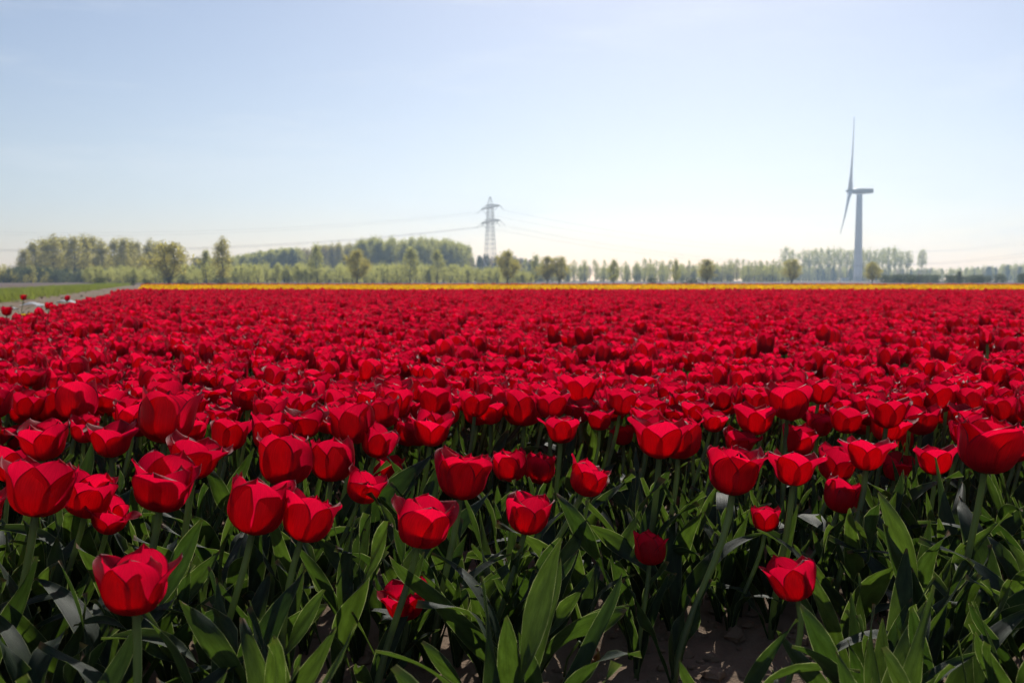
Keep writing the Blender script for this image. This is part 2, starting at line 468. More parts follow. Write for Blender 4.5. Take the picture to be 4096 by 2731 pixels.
def make_tree(kind, seed):
    h, w, z0, nc, nl, sig, ls, prof, tr, mat = TK[kind]
    r = np.random.default_rng(seed); rr = random.Random(seed)
    trunk = MB()
    forks = 2 if kind == 'round' and seed % 2 else 1
    heads = []
    if kind in ('bush', 'shrub'):
        for k in range(5):
            a = rr.uniform(0, 6.28); heads.append((math.cos(a) * w * .2, math.sin(a) * w * .2))
    elif forks == 2:
        heads = [(-w * .13, 0.1), (w * .12, -.1)]
    else:
        heads = [(rr.uniform(-.03, .03) * w, rr.uniform(-.03, .03) * w)]
    top = h * (.96 if kind not in ('round', 'bush', 'shrub') else .72)
    def axis(hd, z):
        q = z / h
        return Vector((hd[0] * min(1, q * 2.2) + .10 * math.sin(q * 7 + seed), hd[1] * min(1, q * 2.2) + .08 * math.cos(q * 6 + seed), z))
    for hd in heads:
        zs = [0, .02 * h, .12 * h, .3 * h, .5 * h, .7 * h, 1.0 * h]
        P = [axis(hd, min(z, top)) for z in zs if z < top] + [axis(hd, top)]
        n = len(P)
        trunk.add(*tube(P, [tr * (1.35 if i == 0 else (1 - i / n)) + .02 for i in range(n)], 7))
    # a lumpy outline: lobes push the clusters in and out
    C = []
    lob = [(rr.uniform(0, 6.28), rr.uniform(1, 3), rr.uniform(.1, .28)) for _ in range(3)]
    for k in range(nc):
        z = rr.random()
        a = rr.uniform(0, 6.28)
        f = 1 + sum(am * math.sin(a * round(fr) + ph + z * 5) for ph, fr, am in lob)
        rad = w / 2 * prof(min(.999, z + 1e-3)) * math.sqrt(rr.uniform(.12, 1)) * f * .86
        zz = h * (z0 + (1 - z0) * z * .97)
        hd = rr.choice(heads)
        ax = axis(hd, min(zz, top))
        c = ax + Vector((math.cos(a) * rad, math.sin(a) * rad, 0)); c.z = zz
        C.append(tuple(c))
        if k % 2 == 0 and kind not in ('bush',):
            st = axis(hd, max(.1 * h, min(top, zz - rad * rr.uniform(.7, 1.5))))
            mid = st.lerp(c, .5) + Vector((0, 0, -.06 * rad))
            trunk.add(*tube([st, mid, c], [tr * .24, tr * .15, .012], 4, cap=False))
    V, F = leaf_cards(C, nl, sig, ls, r)
    V[:, 2] = np.maximum(V[:, 2], 0.03)
    crown = MB(); crown.add(V, F)
    return trunk, crown, mat
TREE_MESH = {}
def tree_meshes(kind, nvar):
    if kind not in TREE_MESH:
        L = []
        for k in range(nvar):
            tk, cr, mat = make_tree(kind, 100 + k * 7 + len(kind))
            L.append((tk.mesh('trunk', [M_bark]), cr.mesh('crown', [mat], smooth=False)))
        TREE_MESH[kind] = L
    return TREE_MESH[kind]
def joined_tree(kind, k, mat=None):
    tk, cr, m = make_tree(kind, 300 + k * 13)
    mb = MB(); 
    for src, slot in ((tk, 0), (cr, 1)):
        mb.add(np.concatenate(src.V), src.F, None, slot)
    return mb.mesh('tree_in_wood', [M_bark, mat or m], smooth=False)

TREES = [
    (-159.7, 330.0, 10.4, 7.4, 'airy', 'olive budding poplar, first from the left in the left grove', 'poplars of the left grove'),
    (-163.0, 344.0, 13.4, 9.0, 'airy', 'olive budding poplar, second from the left in the left grove', 'poplars of the left grove'),
    (-166.4, 358.0, 14.8, 9.4, 'airy', 'olive budding poplar, third from the left in the left grove', 'poplars of the left grove'),
    (-153.2, 337.0, 15.3, 10.1, 'airy', 'olive budding poplar, fourth from the left in the left grove', 'poplars of the left grove'),
    (-156.3, 351.0, 15.6, 10.5, 'airy', 'olive budding poplar, fifth from the left in the left grove', 'poplars of the left grove'),
    (-143.5, 330.0, 14.5, 8.6, 'airy', 'olive budding poplar, sixth from the left in the left grove', 'poplars of the left grove'),
    (-146.4, 344.0, 15.3, 8.3, 'airy', 'olive budding poplar, seventh from the left in the left grove', 'poplars of the left grove'),
    (-149.1, 358.0, 15.7, 9.4, 'airy', 'olive budding poplar, eighth from the left in the left grove', 'poplars of the left grove'),
    (-137.4, 337.0, 14.0, 7.5, 'airy', 'olive budding poplar, ninth from the left in the left grove', 'poplars of the left grove'),
    (-138.4, 351.0, 15.0, 7.9, 'airy', 'olive budding poplar, tenth from the left in the left grove', 'poplars of the left grove'),
    (-127.2, 330.0, 14.0, 7.4, 'airy', 'olive budding poplar, eleventh from the left in the left grove', 'poplars of the left grove'),
    (-130.0, 344.0, 13.9, 7.7, 'airy', 'olive budding poplar, twelfth from the left in the left grove', 'poplars of the left grove'),
    (-133.0, 358.0, 13.9, 7.3, 'airy', 'olive budding poplar, thirteenth from the left in the left grove', 'poplars of the left grove'),
    (-121.2, 337.0, 14.1, 7.5, 'airy', 'olive budding poplar, fourteenth from the left in the left grove', 'poplars of the left grove'),
    (-124.0, 351.0, 14.0, 6.5, 'airy', 'olive budding poplar, fifteenth from the left in the left grove', 'poplars of the left grove'),
    (-114.5, 330.0, 12.2, 7.4, 'airy', 'olive budding poplar, sixteenth from the left in the left grove', 'poplars of the left grove'),
    (-68.0, 200.0, 7.9, 8.2, 'round', 'round olive tree with forked trunk beside the track end', ''),
    (-71.4, 235.0, 7.5, 4.1, 'slim', 'small thin yellowish tree left of the tall airy tree', ''),
    (-66.1, 230.0, 10.2, 5.4, 'airy', 'tall airy tree with single dark trunk behind the yellow strip', ''),
    (-29.1, 190.0, 6.1, 5.6, 'round', 'round-topped tree with two dark trunks in front of the ridge wood', ''),
    (-50.4, 260.0, 9.5, 4.9, 'slim', 'yellow-green tree rising from the brown part of the ridge', ''),
    (-24.3, 240.0, 8.1, 5.1, 'slim', 'yellow-green tree with dark trunk before the poplar wood', ''),
    (-18.6, 250.0, 7.8, 4.4, 'slim', 'pale green tree near the right end of the poplar wood', ''),
    (-0.8, 190.0, 6.0, 5.3, 'round', 'dense olive tree directly right of the pylon', ''),
    (6.1, 260.0, 6.9, 3.9, 'slim', 'first slim olive tree right of the dense pylon tree', ''),
    (7.5, 215.0, 5.6, 4.5, 'round', 'left tree of the twin olive trees right of the pylon', ''),
    (10.1, 215.0, 5.5, 4.8, 'round', 'right tree of the twin olive trees right of the pylon', ''),
    (22.2, 220.0, 5.1, 3.3, 'slim', 'slim pointed olive tree midway between twin trees and pylon row', ''),
    (35.8, 220.0, 5.0, 2.7, 'slim', 'narrow olive tree just left of the broad roadside tree', ''),
    (39.6, 205.0, 4.8, 4.8, 'round', 'broad lone olive tree in the middle of the thin poplar row', ''),
    (63.9, 230.0, 5.3, 4.9, 'round', 'rounded brownish tree under the left end of the tall poplar row', ''),
    (82.3, 230.0, 4.6, 4.6, 'round', 'yellow-green bushy tree just right of the turbine tower', ''),
    (102.2, 230.0, 2.7, 1.9, 'cone', 'dark upright evergreen in the right hedgerow', ''),
    (5.5, 430.0, 9.8, 3.6, 'slimp', 'thin pale poplar, first in the low row running right from the pylon', 'thin poplars between pylon and turbine'),
    (26.3, 430.0, 9.6, 3.6, 'slimp', 'thin pale poplar, second in the low row running right from the pylon', 'thin poplars between pylon and turbine'),
    (31.1, 430.0, 9.5, 3.6, 'slimp', 'thin pale poplar, third in the low row running right from the pylon', 'thin poplars between pylon and turbine'),
    (35.4, 430.0, 9.3, 3.6, 'slimp', 'thin pale poplar, fourth in the low row running right from the pylon', 'thin poplars between pylon and turbine'),
    (39.5, 430.0, 9.1, 3.6, 'slimp', 'thin pale poplar, fifth in the low row running right from the pylon', 'thin poplars between pylon and turbine'),
    (48.7, 430.0, 9.0, 3.6, 'slimp', 'thin pale poplar, sixth in the low row running right from the pylon', 'thin poplars between pylon and turbine'),
    (53.0, 430.0, 8.8, 3.6, 'slimp', 'thin pale poplar, seventh in the low row running right from the pylon', 'thin poplars between pylon and turbine'),
    (56.7, 430.0, 9.8, 3.6, 'slimp', 'thin pale poplar, eighth in the low row running right from the pylon', 'thin poplars between pylon and turbine'),
    (59.1, 430.0, 9.6, 3.6, 'slimp', 'thin pale poplar, ninth in the low row running right from the pylon', 'thin poplars between pylon and turbine'),
    (61.6, 430.0, 9.5, 3.6, 'slimp', 'thin pale poplar, tenth in the low row running right from the pylon', 'thin poplars between pylon and turbine'),
    (64.4, 430.0, 9.3, 3.6, 'slimp', 'thin pale poplar, eleventh in the low row running right from the pylon', 'thin poplars between pylon and turbine'),
    (67.6, 430.0, 9.1, 3.6, 'slimp', 'thin pale poplar, twelfth in the low row running right from the pylon', 'thin poplars between pylon and turbine'),
    (75.7, 430.0, 9.0, 3.6, 'slimp', 'thin pale poplar, thirteenth in the low row running right from the pylon', 'thin poplars between pylon and turbine'),
    (90.9, 430.0, 8.8, 3.6, 'slimp', 'thin pale poplar, fourteenth in the low row running right from the pylon', 'thin poplars between pylon and turbine'),
    (93.4, 430.0, 9.8, 3.6, 'slimp', 'thin pale poplar, fifteenth in the low row running right from the pylon', 'thin poplars between pylon and turbine'),
    (96.0, 430.0, 9.6, 3.6, 'slimp', 'thin pale poplar, sixteenth in the low row running right from the pylon', 'thin poplars between pylon and turbine'),
    (98.5, 430.0, 9.5, 3.6, 'slimp', 'thin pale poplar, seventeenth in the low row running right from the pylon', 'thin poplars between pylon and turbine'),
    (101.1, 430.0, 9.3, 3.6, 'slimp', 'thin pale poplar, eighteenth in the low row running right from the pylon', 'thin poplars between pylon and turbine'),
    (103.7, 430.0, 9.1, 3.6, 'slimp', 'thin pale poplar, nineteenth in the low row running right from the pylon', 'thin poplars between pylon and turbine'),
    (106.2, 430.0, 9.0, 3.6, 'slimp', 'thin pale poplar, twentieth in the low row running right from the pylon', 'thin poplars between pylon and turbine'),
    (108.8, 430.0, 8.8, 3.6, 'slimp', 'thin pale poplar, twenty-first in the low row running right from the pylon', 'thin poplars between pylon and turbine'),
    (111.3, 430.0, 9.8, 3.6, 'slimp', 'thin pale poplar, twenty-second in the low row running right from the pylon', 'thin poplars between pylon and turbine'),
    (113.9, 430.0, 9.6, 3.6, 'slimp', 'thin pale poplar, twenty-third in the low row running right from the pylon', 'thin poplars between pylon and turbine'),
    (190.5, 700.0, 23.0, 9.4, 'highp', 'tall poplar with bare lower trunk, first from the left behind the turbine', 'tall poplars behind the turbine'),
    (197.8, 710.0, 21.3, 8.1, 'highp', 'tall poplar with bare lower trunk, second from the left behind the turbine', 'tall poplars behind the turbine'),
    (208.1, 720.0, 21.9, 8.2, 'highp', 'tall poplar with bare lower trunk, third from the left behind the turbine', 'tall poplars behind the turbine'),
    (206.5, 700.0, 21.6, 9.4, 'highp', 'tall poplar with bare lower trunk, fourth from the left behind the turbine', 'tall poplars behind the turbine'),
    (213.6, 710.0, 22.2, 8.1, 'highp', 'tall poplar with bare lower trunk, fifth from the left behind the turbine', 'tall poplars behind the turbine'),
    (220.9, 720.0, 22.8, 8.2, 'highp', 'tall poplar with bare lower trunk, sixth from the left behind the turbine', 'tall poplars behind the turbine'),
    (219.6, 700.0, 22.4, 9.4, 'highp', 'tall poplar with bare lower trunk, seventh from the left behind the turbine', 'tall poplars behind the turbine'),
    (227.0, 710.0, 23.0, 8.1, 'highp', 'tall poplar with bare lower trunk, eighth from the left behind the turbine', 'tall poplars behind the turbine'),
    (234.8, 720.0, 23.6, 8.2, 'highp', 'tall poplar with bare lower trunk, ninth from the left behind the turbine', 'tall poplars behind the turbine'),
    (232.8, 700.0, 21.0, 9.4, 'highp', 'tall poplar with bare lower trunk, tenth from the left behind the turbine', 'tall poplars behind the turbine'),
    (240.4, 710.0, 21.6, 8.1, 'highp', 'tall poplar with bare lower trunk, eleventh from the left behind the turbine', 'tall poplars behind the turbine'),
    (250.5, 720.0, 22.2, 8.2, 'highp', 'tall poplar with bare lower trunk, twelfth from the left behind the turbine', 'tall poplars behind the turbine'),
    (248.4, 700.0, 21.9, 9.4, 'highp', 'tall poplar with bare lower trunk, thirteenth from the left behind the turbine', 'tall poplars behind the turbine'),
    (256.2, 710.0, 22.4, 8.1, 'highp', 'tall poplar with bare lower trunk, fourteenth from the left behind the turbine', 'tall poplars behind the turbine'),
    (264.8, 720.0, 23.0, 8.2, 'highp', 'tall poplar with bare lower trunk, fifteenth from the left behind the turbine', 'tall poplars behind the turbine'),
    (261.6, 700.0, 22.7, 9.4, 'highp', 'tall poplar with bare lower trunk, sixteenth from the left behind the turbine', 'tall poplars behind the turbine'),
    (269.2, 710.0, 23.3, 8.1, 'highp', 'tall poplar with bare lower trunk, seventeenth from the left behind the turbine', 'tall poplars behind the turbine'),
    (277.3, 720.0, 21.6, 8.2, 'highp', 'tall poplar with bare lower trunk, eighteenth from the left behind the turbine', 'tall poplars behind the turbine'),
    (274.8, 700.0, 21.3, 9.4, 'highp', 'tall poplar with bare lower trunk, nineteenth from the left behind the turbine', 'tall poplars behind the turbine'),
    (288.9, 710.0, 21.9, 8.1, 'highp', 'tall poplar with bare lower trunk, twentieth from the left behind the turbine', 'tall poplars behind the turbine'),
    (-61.6, 150.0, 1.0, 2.3, 'bush', 'broad dark bush by the brown field at left', ''),
    (-48.9, 130.0, 0.7, 0.8, 'bush', 'small dark bush where the track meets the tulips', ''),
    (-54.2, 150.0, 0.8, 1.7, 'bush', 'dark low bush left of the yellow strip end', ''),
    (-55.2, 170.0, 0.7, 2.5, 'bush', 'dark low bush under the round olive tree', ''),
    (-54.9, 190.0, 1.1, 3.8, 'bush', 'dark shrub at the foot of the tall airy tree', ''),
    (28.0, 200.0, 1.1, 2.7, 'bush', 'dark rounded bush below the thin poplar row', ''),
    (35.9, 200.0, 1.0, 4.0, 'bush', 'dark low bush left of the broad lone tree', ''),
    (87.2, 220.0, 1.4, 2.2, 'bush', 'dark shrub at the right end of the tall poplars', ''),
]

NAMES = {'round': ('broadleaf_tree', 'tree'), 'airy': ('poplar_tree', 'tree'), 'slim': ('young_tree', 'tree'), 'slimp': ('poplar_tree', 'tree'),
         'highp': ('poplar_tree', 'tree'), 'cone': ('evergreen_tree', 'tree'), 'bush': ('dark_bush', 'bush')}
for i, (x, y, h, w, kind, lab, grp) in enumerate(TREES):
    vs = tree_meshes(kind, {'round': 4, 'airy': 5, 'slim': 4, 'slimp': 4, 'highp': 5, 'cone': 1, 'bush': 3}[kind])
    h0, w0 = TK[kind][:2]
    tk, cr = vs[i % len(vs)]
    root = empty(NAMES[kind][0], (x, y, -0.04), random.uniform(0, 6.28))
    if kind == 'round': root.rotation_euler.z = random.uniform(-.4, .4) + (math.pi if i % 2 else 0)
    root.scale = (w / w0 * random.uniform(.92, 1.08), w / w0, (h + .04) / h0)
    link(bpy.data.objects.new('trunk' if kind != 'bush' else 'stems', tk), root)
    link(bpy.data.objects.new('crown' if kind != 'bush' else 'foliage', cr), root)
    tag(root, lab, NAMES[kind][1], grp or None)

def wood(name, line, D0, D1, n, kinds, h0, label, hs=(.85, 1.08), back_drop=0.0, mats=None):
    """trees along a skyline: line = (x at the middle distance, tree top height)"""
    meshes = []; per = 4
    for j, k in enumerate(kinds):
        for v in range(per): meshes.append(joined_tree(k, v + 5 * j, (mats or {}).get(k)))
    col = proto_collection(name, meshes)
    lx = [p[0] for p in line]; lh = [p[1] for p in line]; Dm = (D0 + D1) / 2
    P = []; RT = []; SC = []; IX = []
    for k in range(n):
        x = random.uniform(lx[0], lx[-1]); D = random.uniform(D0, D1)
        H = float(np.interp(x, lx, lh)) * D / Dm * random.uniform(*hs)
        j = random.randrange(len(kinds)); hh = TK[kinds[j]][0]
        s = H / hh
        P.append((x * D / Dm, D, -0.04)); RT.append((0, 0, random.uniform(0, 6.28)))
        ws = s ** .6 * random.uniform(.85, 1.2)
        SC.append((ws, ws, s)); IX.append(j * per + random.randrange(per))
    scatter(name, P, RT, SC, IX, col, label, 'wood')
wood('shrub_thicket', [(-172, 5.2), (-152, 4.4), (-145, 5.2), (-135, 3.6)], 280, 320, 90, ['shrub', 'bush'], 4, 'dark shrubs massed at the far left of the skyline', hs=(.4, 1.15), mats={'shrub': M_olive})
wood('left_back_wood', [(-212, 10.5), (-176, 11.5), (-144, 12), (-112, 10)], 415, 450, 80, ['airy', 'bare', 'conif'], 12, 'grey-green wood filling in behind the left poplar grove', hs=(.6, 1.0))
wood('evergreen_ridge', [(-142, 10.5), (-127, 12.5), (-116, 14.2), (-101, 15.6)], 460, 490, 90, ['conif', 'round', 'round'], 12, 'dark evergreen ridge left of the brown wood', hs=(.9, 1.0), mats={'round': M_poplar})
wood('brown_wood', [(-108, 14.5), (-95, 16.5), (-83, 18), (-66, 18)], 470, 500, 90, ['bare', 'airy'], 16, 'brownish budding wood rising behind the round-topped tree', hs=(.9, 1.0))
wood('poplar_wood', [(-67, 17.4), (-60, 18.2), (-43, 18.4), (-27, 17.6), (-19, 15)], 425, 460, 110, ['highp', 'airy', 'highp'], 16, 'dense green poplar wood left of the pylon', hs=(.88, 1.03), mats={'airy': M_poplar})
wood('grey_wood', [(-26, 11.5), (-11, 12), (5, 11), (14, 8)], 440, 470, 60, ['bare', 'conif'], 11, 'dull grey wood directly behind the pylon', hs=(.85, 1.02))
wood('far_belt_wood', [(-4, 8.0), (51, 7.2), (92, 7.6), (128, 7.0)], 445, 480, 260, ['shrub', 'shrub', 'bare', 'slim'], 8, 'even-topped grey-green belt of wood under the thin poplars', hs=(.85, 1.02), mats={'shrub': M_poplar})
wood('far_right_wood', [(185, 11.0), (260, 10.8), (314, 8.8), (350, 10.8), (420, 15.5)], 700, 760, 320, ['shrub', 'shrub', 'conif', 'slim', 'bare'], 7, 'low grey-green wood reaching the right edge', hs=(.8, 1.03), mats={'shrub': M_poplar})
wood('right_hedgerow', [(96, 2.0), (119, 2.0), (150, 2.8)], 252, 268, 70, ['bush', 'shrub'], 3, 'dark hedgerow low at the right edge', mats={'shrub': M_dark})
wood('willow_thicket', [(-118, 4.0), (-94, 4.5), (-73, 4.8), (-45, 4.8), (-17, 4.6), (1, 3.6), (6, 2.8)], 255, 300, 420, ['shrub', 'shrub', 'slim'], 4, 'pale yellow-green thicket in front of the woods', hs=(.55, 1.1), mats={'slim': M_pale})
wood('left_understory', [(-176, 3.2), (-150, 4.2), (-110, 4.0)], 300, 330, 130, ['shrub', 'shrub', 'bush'], 4, 'mixed undergrowth at the foot of the left grove', hs=(.6, 1.1))

# ------------------------------------------------------------------ grass of the verge
def tuft(seed):
    r = random.Random(seed); mb = MB()
    for k in range(16):
        a = r.uniform(0, 6.28); x, y = r.gauss(0, .06), r.gauss(0, .06); h = r.uniform(.12, .34); ln = r.uniform(.1, .5) * h
        dx, dy = math.cos(a), math.sin(a); w = .006
        pts = [(0, 0), (.4 * ln, .6 * h), (ln, h)]
        V = []
        for i, (q, z) in enumerate(pts):
            ww = w * (1 - i / 2.05)
            V += [(x + dx * q - dy * ww, y + dy * q + dx * ww, z), (x + dx * q + dy * ww, y + dy * q - dx * ww, z)]
        mb.add(V, [(0, 1, 3, 2), (2, 3, 5, 4)])
    return mb.mesh('grass_tuft', [M_grass])
gcol = proto_collection('grass_tuft', [tuft(k) for k in range(6)])
P = []; SC = []
for k in range(15000):
    d = 14 + 130 * random.random() ** 1.3; c = random.uniform(-8.6, -5.1) if random.random() < .9 else random.gauss(-5.2, .35)
    P.append((c + EDGE * d, d, 0.0)); s = random.uniform(.5, 1.15); SC.append((s * 1.4, s * 1.4, s * random.uniform(.55, 1.1)))
scatter('verge_grass', P, [(0, 0, random.uniform(0, 6.28)) for _ in P], SC, [random.randrange(6) for _ in P], gcol, 'bright green grass along the far side of the dirt track', 'grass')

# ------------------------------------------------------------------ wind turbine
wt = empty('wind_turbine', (226.6, 660, -0.04), R(-18.9))
tag(wt, 'white wind turbine seen edge-on with one blade straight up', 'turbine')
mb = MB(); mb.add(*lathe([(2.75, 0), (2.7, 6), (2.45, 20), (2.15, 38), (1.85, 56.6)], 32))
link(bpy.data.objects.new('tower', mb.mesh('tower', [M_turb])), wt)
mb = MB(); mb.add(*lathe([(3.4, 0), (3.4, .5)], 32)); link(bpy.data.objects.new('foundation', mb.mesh('foundation', [M_turbg])), wt)
mb = MB(); mb.add(*box((-.6, -2.72, 2.0), (1.0, .14, 2.2))); link(bpy.data.objects.new('door', mb.mesh('door', [M_turbg], smooth=False)), wt)
mb = MB()
secs = [(-4.4, 1.15, 1.2, .0), (-3.6, 1.55, 1.55, .05), (-1, 1.8, 1.85, .12), (2, 1.85, 1.85, .1), (8.2, 1.6, 1.45, .12), (8.6, 1.45, 1.3, .1)]
V = []; F = []
n = 12
for k, (x, hy, hz, dz) in enumerate(secs):
    for i in range(n):
        th = 2 * math.pi * i / n + math.pi / n
        c, s = math.cos(th), math.sin(th)
        V.append((x, hy * math.copysign(abs(c) ** .45, c), hz * math.copysign(abs(s) ** .45, s) + dz))
for k in range(len(secs) - 1):
    for i in range(n):
        j = (i + 1) % n; F.append((k * n + i, k * n + j, (k + 1) * n + j, (k + 1) * n + i))
F.append(tuple(range(n))[::-1]); F.append(tuple((len(secs) - 1) * n + i for i in range(n)))
mb.add(V, F)
nac = link(bpy.data.objects.new('nacelle', mb.mesh('nacelle', [M_turbg], smooth=False)), wt); nac.location = (0, 0, 58.6)
mb = MB(); mb.add(*tube([(8.0, 0, 1.6), (8.0, 0, 3.2)], .06, 5)); mb.add(*tube([(7.6, 0, 2.9), (8.5, 0, 2.9)], .05, 4))
link(bpy.data.objects.new('wind_vane', mb.mesh('wind_vane', [M_turbg])), nac)
tiltm = Matrix.Rotation(R(6), 4, 'Y')
V, F = lathe([(1.55, 0), (1.6, .9), (1.45, 2.0), (1.0, 3.2), (.45, 4.1), (.05, 4.5)], 20)
mb = MB(); mb.add(np.stack([-V[:, 2], V[:, 0], V[:, 1]], 1), F)
hub = link(bpy.data.objects.new('hub', mb.mesh('hub', [M_turbg])), wt); hub.location = (-4.4, 0, 58.8); hub.rotation_euler = (0, R(5), 0)
def blade():
    V = []; F = []; n = 10; Ls = 46.5
    prof = [(0, .95, .95, 0), (.04, .95, .95, 4), (.12, 1.5, .62, 14), (.2, 1.75, .42, 13), (.35, 1.35, .28, 9), (.55, .95, .18, 5), (.75, .65, .11, 2), (.92, .4, .06, 0), (1.0, .06, .02, 0)]
    for s, ch, th, tw in prof:
        ca, sa = math.cos(R(tw + 4)), math.sin(R(tw + 4))
        for i in range(n):
            a = 2 * math.pi * i / n
            y = ch * 1.0 * math.cos(a) + (ch * .25 if s > .06 else 0); x = (th * 1.5 + .12) * math.sin(a)
            V.append((x * ca - y * sa - 1.0 * s * s, x * sa + y * ca, 1.2 + s * Ls))
    for k in range(len(prof) - 1):
        for i in range(n):
            j = (i + 1) % n; F.append((k * n + i, k * n + j, (k + 1) * n + j, (k + 1) * n + i))
    F.append(tuple((len(prof) - 1) * n + i for i in range(n)))
    mb = MB(); mb.add(V, F); return mb.mesh('blade', [M_turb])
bm_ = blade()
for k in range(3):
    b = link(bpy.data.objects.new('blade', bm_), hub)
    b.location = (-1.4, 0, 0)
    b.rotation_euler = Euler((R(9 + 120 * k), 0, 0))
    b.rotation_euler = (Matrix.Rotation(R(9 + 120 * k), 3, 'X') @ Matrix.Rotation(R(-1.8), 3, 'Y')).to_euler()

cab = empty('transformer_cabinet', (216.5, 655, -0.04)); tag(cab, 'small pale cabinet at the foot of the wind turbine', 'cabinet')
mb = MB(); mb.add(*box((0, 0, 1.1), (4.4, 2.4, 2.2))); link(bpy.data.objects.new('housing', mb.mesh('housing', [M_turb], smooth=False)), cab)
mb = MB(); mb.add(*box((0, 0, 2.33), (4.8, 2.8, .25))); link(bpy.data.objects.new('roof', mb.mesh('roof', [M_turbg], smooth=False)), cab)
for dx in (-.9, .9):
    mb = MB(); mb.add(*box((dx, -1.22, 1.05), (1.5, .06, 1.9))); link(bpy.data.objects.new('door', mb.mesh('door', [M_turbg], smooth=False)), cab)

# ------------------------------------------------------------------ pylon and lines
arm_ang = math.atan2(-22, 7.6)
py = empty('lattice_pylon', (-8.2, 380, -0.04), arm_ang)     # local X runs along the cross-arms
tag(py, 'grey steel lattice pylon with two cross-arms above the trees', 'pylon')
def hw(z): return float(np.interp(z, [0, 10, 22, 29, 32], [2.5, 1.75, 1.15, .95, .12]))
for sx in (-1, 1):
    for sy in (-1, 1):
        zs = [0, 5, 10, 16, 22, 26, 29, 32]
        mb = MB(); mb.add(*tube([(sx * hw(z), sy * hw(z), z) for z in zs], .075, 4))
        link(bpy.data.objects.new('leg', mb.mesh('leg', [M_steel], smooth=False)), py)
mb = MB()
zs = [0, 3, 6, 8.4, 10.6, 12.6, 14.4, 16.1, 17.7, 19.2, 20.6, 22, 23.4, 24.8, 26.2, 27.6, 29]
for k in range(len(zs) - 1):
    a, b = hw(zs[k]), hw(zs[k + 1]); z0, z1 = zs[k], zs[k + 1]
    for s in (-1, 1):
        mb.add(*tube([(-a, s * a, z0), (b, s * b, z1)], .036, 4)); mb.add(*tube([(a, s * a, z0), (-b, s * b, z1)], .036, 4))
        mb.add(*tube([(s * a, -a, z0), (s * b, b, z1)], .036, 4)); mb.add(*tube([(s * a, a, z0), (s * b, -b, z1)], .036, 4))
        mb.add(*tube([(-b, s * b, z1), (b, s * b, z1)], .05, 4)); mb.add(*tube([(s * b, -b, z1), (s * b, b, z1)], .05, 4))
link(bpy.data.objects.new('bracing', mb.mesh('bracing', [M_steel], smooth=False)), py)
ATT = []
for za, ha in ((28.0, 11.0), (22.6, 11.4)):
    mb = MB()
    for sx in (-1, 1):
        tipx = sx * ha
        for sy in (-1, 1):
            y0 = sy * hw(za)
            mb.add(*tube([(sx * hw(za), y0, za), (tipx, sy * .12, za)], .09, 4))
            mb.add(*tube([(sx * hw(za + 2), y0 * .8, za + 1.3), (tipx, sy * .12, za + .1)], .055, 4))
            for q in range(1, 6):
                f0, f1 = (q - .5) / 6, q / 6
                xa = sx * (hw(za) + (ha - hw(za)) * f0); xb = sx * (hw(za) + (ha - hw(za)) * f1)
                mb.add(*tube([(xa, y0 * (1 - f0), za), (xb, y0 * (1 - f1), za + 1.3 * (1 - f1))], .05, 4))
    link(bpy.data.objects.new('cross_arm', mb.mesh('cross_arm', [M_steel], smooth=False)), py)
    for xa in ((-ha, -ha * .55, ha * .55, ha) if za < 25 else (-ha, ha)):
        for sy in (-1, 1):
            prof = []
            a = Vector((xa, sy * .15, za - .1)); b = Vector((xa, sy * 1.9, za - 1.75))
            pts = [a.lerp(b, i / 12) for i in range(13)]
            mb = MB(); mb.add(*tube(pts, [.04 if i % 2 else .10 for i in range(13)], 6))
            link(bpy.data.objects.new('insulator', mb.mesh('insulator', [M_ins])), py)
            ATT.append((xa, sy * 1.9, za - 1.75, sy))
for sx in (-1, 1):  # added slanted slats, painted white as sun glints on the bracing
    for z in (6.9, 4.6):
        mb = MB(); V, F = box((0, 0, 0), (.30, .06, 1.7 if z > 6 else 1.3)); c, s = math.cos(R(24)), math.sin(R(24))
        V = np.stack([V[:, 0] * c - V[:, 2] * s, V[:, 1], V[:, 0] * s + V[:, 2] * c], 1)
        mb.add(V + np.array([0, 0, 0]), F)
        p = link(bpy.data.objects.new('plate', mb.mesh('plate', [M_plate], smooth=False)), py)
        p.location = (sx * 1.0 + .9, sx * 2.1, z); p.rotation_euler = (0, 0, -arm_ang)
ca, sa = math.cos(arm_ang), math.sin(arm_ang)
NW = 0
side_names = {True: 'running left from the pylon', False: 'running right from the pylon'}
def wire(a, b, sag, label):
    P = []
    for i in range(41):
        s = i / 40
        p = Vector(a).lerp(Vector(b), s); p.z -= 4 * sag * s * (1 - s); P.append(p)
    mb = MB(); mb.add(*tube(P, .019, 4))
    o = link(bpy.data.objects.new('power_line', mb.mesh('power_line', [M_wire])))
    tag(o, label, 'power line', 'overhead lines strung from the pylon')
LD = Vector((22, 7.6, 0)).normalized()
for (lx, ly, lz, sy) in ATT:
    wx = -8.2 + lx * ca - ly * sa; wy = 380 + lx * sa + ly * ca
    # local +Y of the pylon points along the line, to the right and away
    rgt = Vector((-sa, ca, 0)); right = (rgt * sy).x > 0
    d = LD if right else -LD
    a = Vector((wx, wy, lz)); b = a + d * 315
    tier = 'upper' if lz > 24 else 'lower'
    pos = 'near-side tip' if lx > ha * .8 else 'far-side tip' if lx < -ha * .8 else 'near-side inner' if lx > 0 else 'far-side inner'
    wire(a, b, 14.0 if right else 10.5, '%s power line %s, from the %s of the arm' % (tier, side_names[not right], pos))

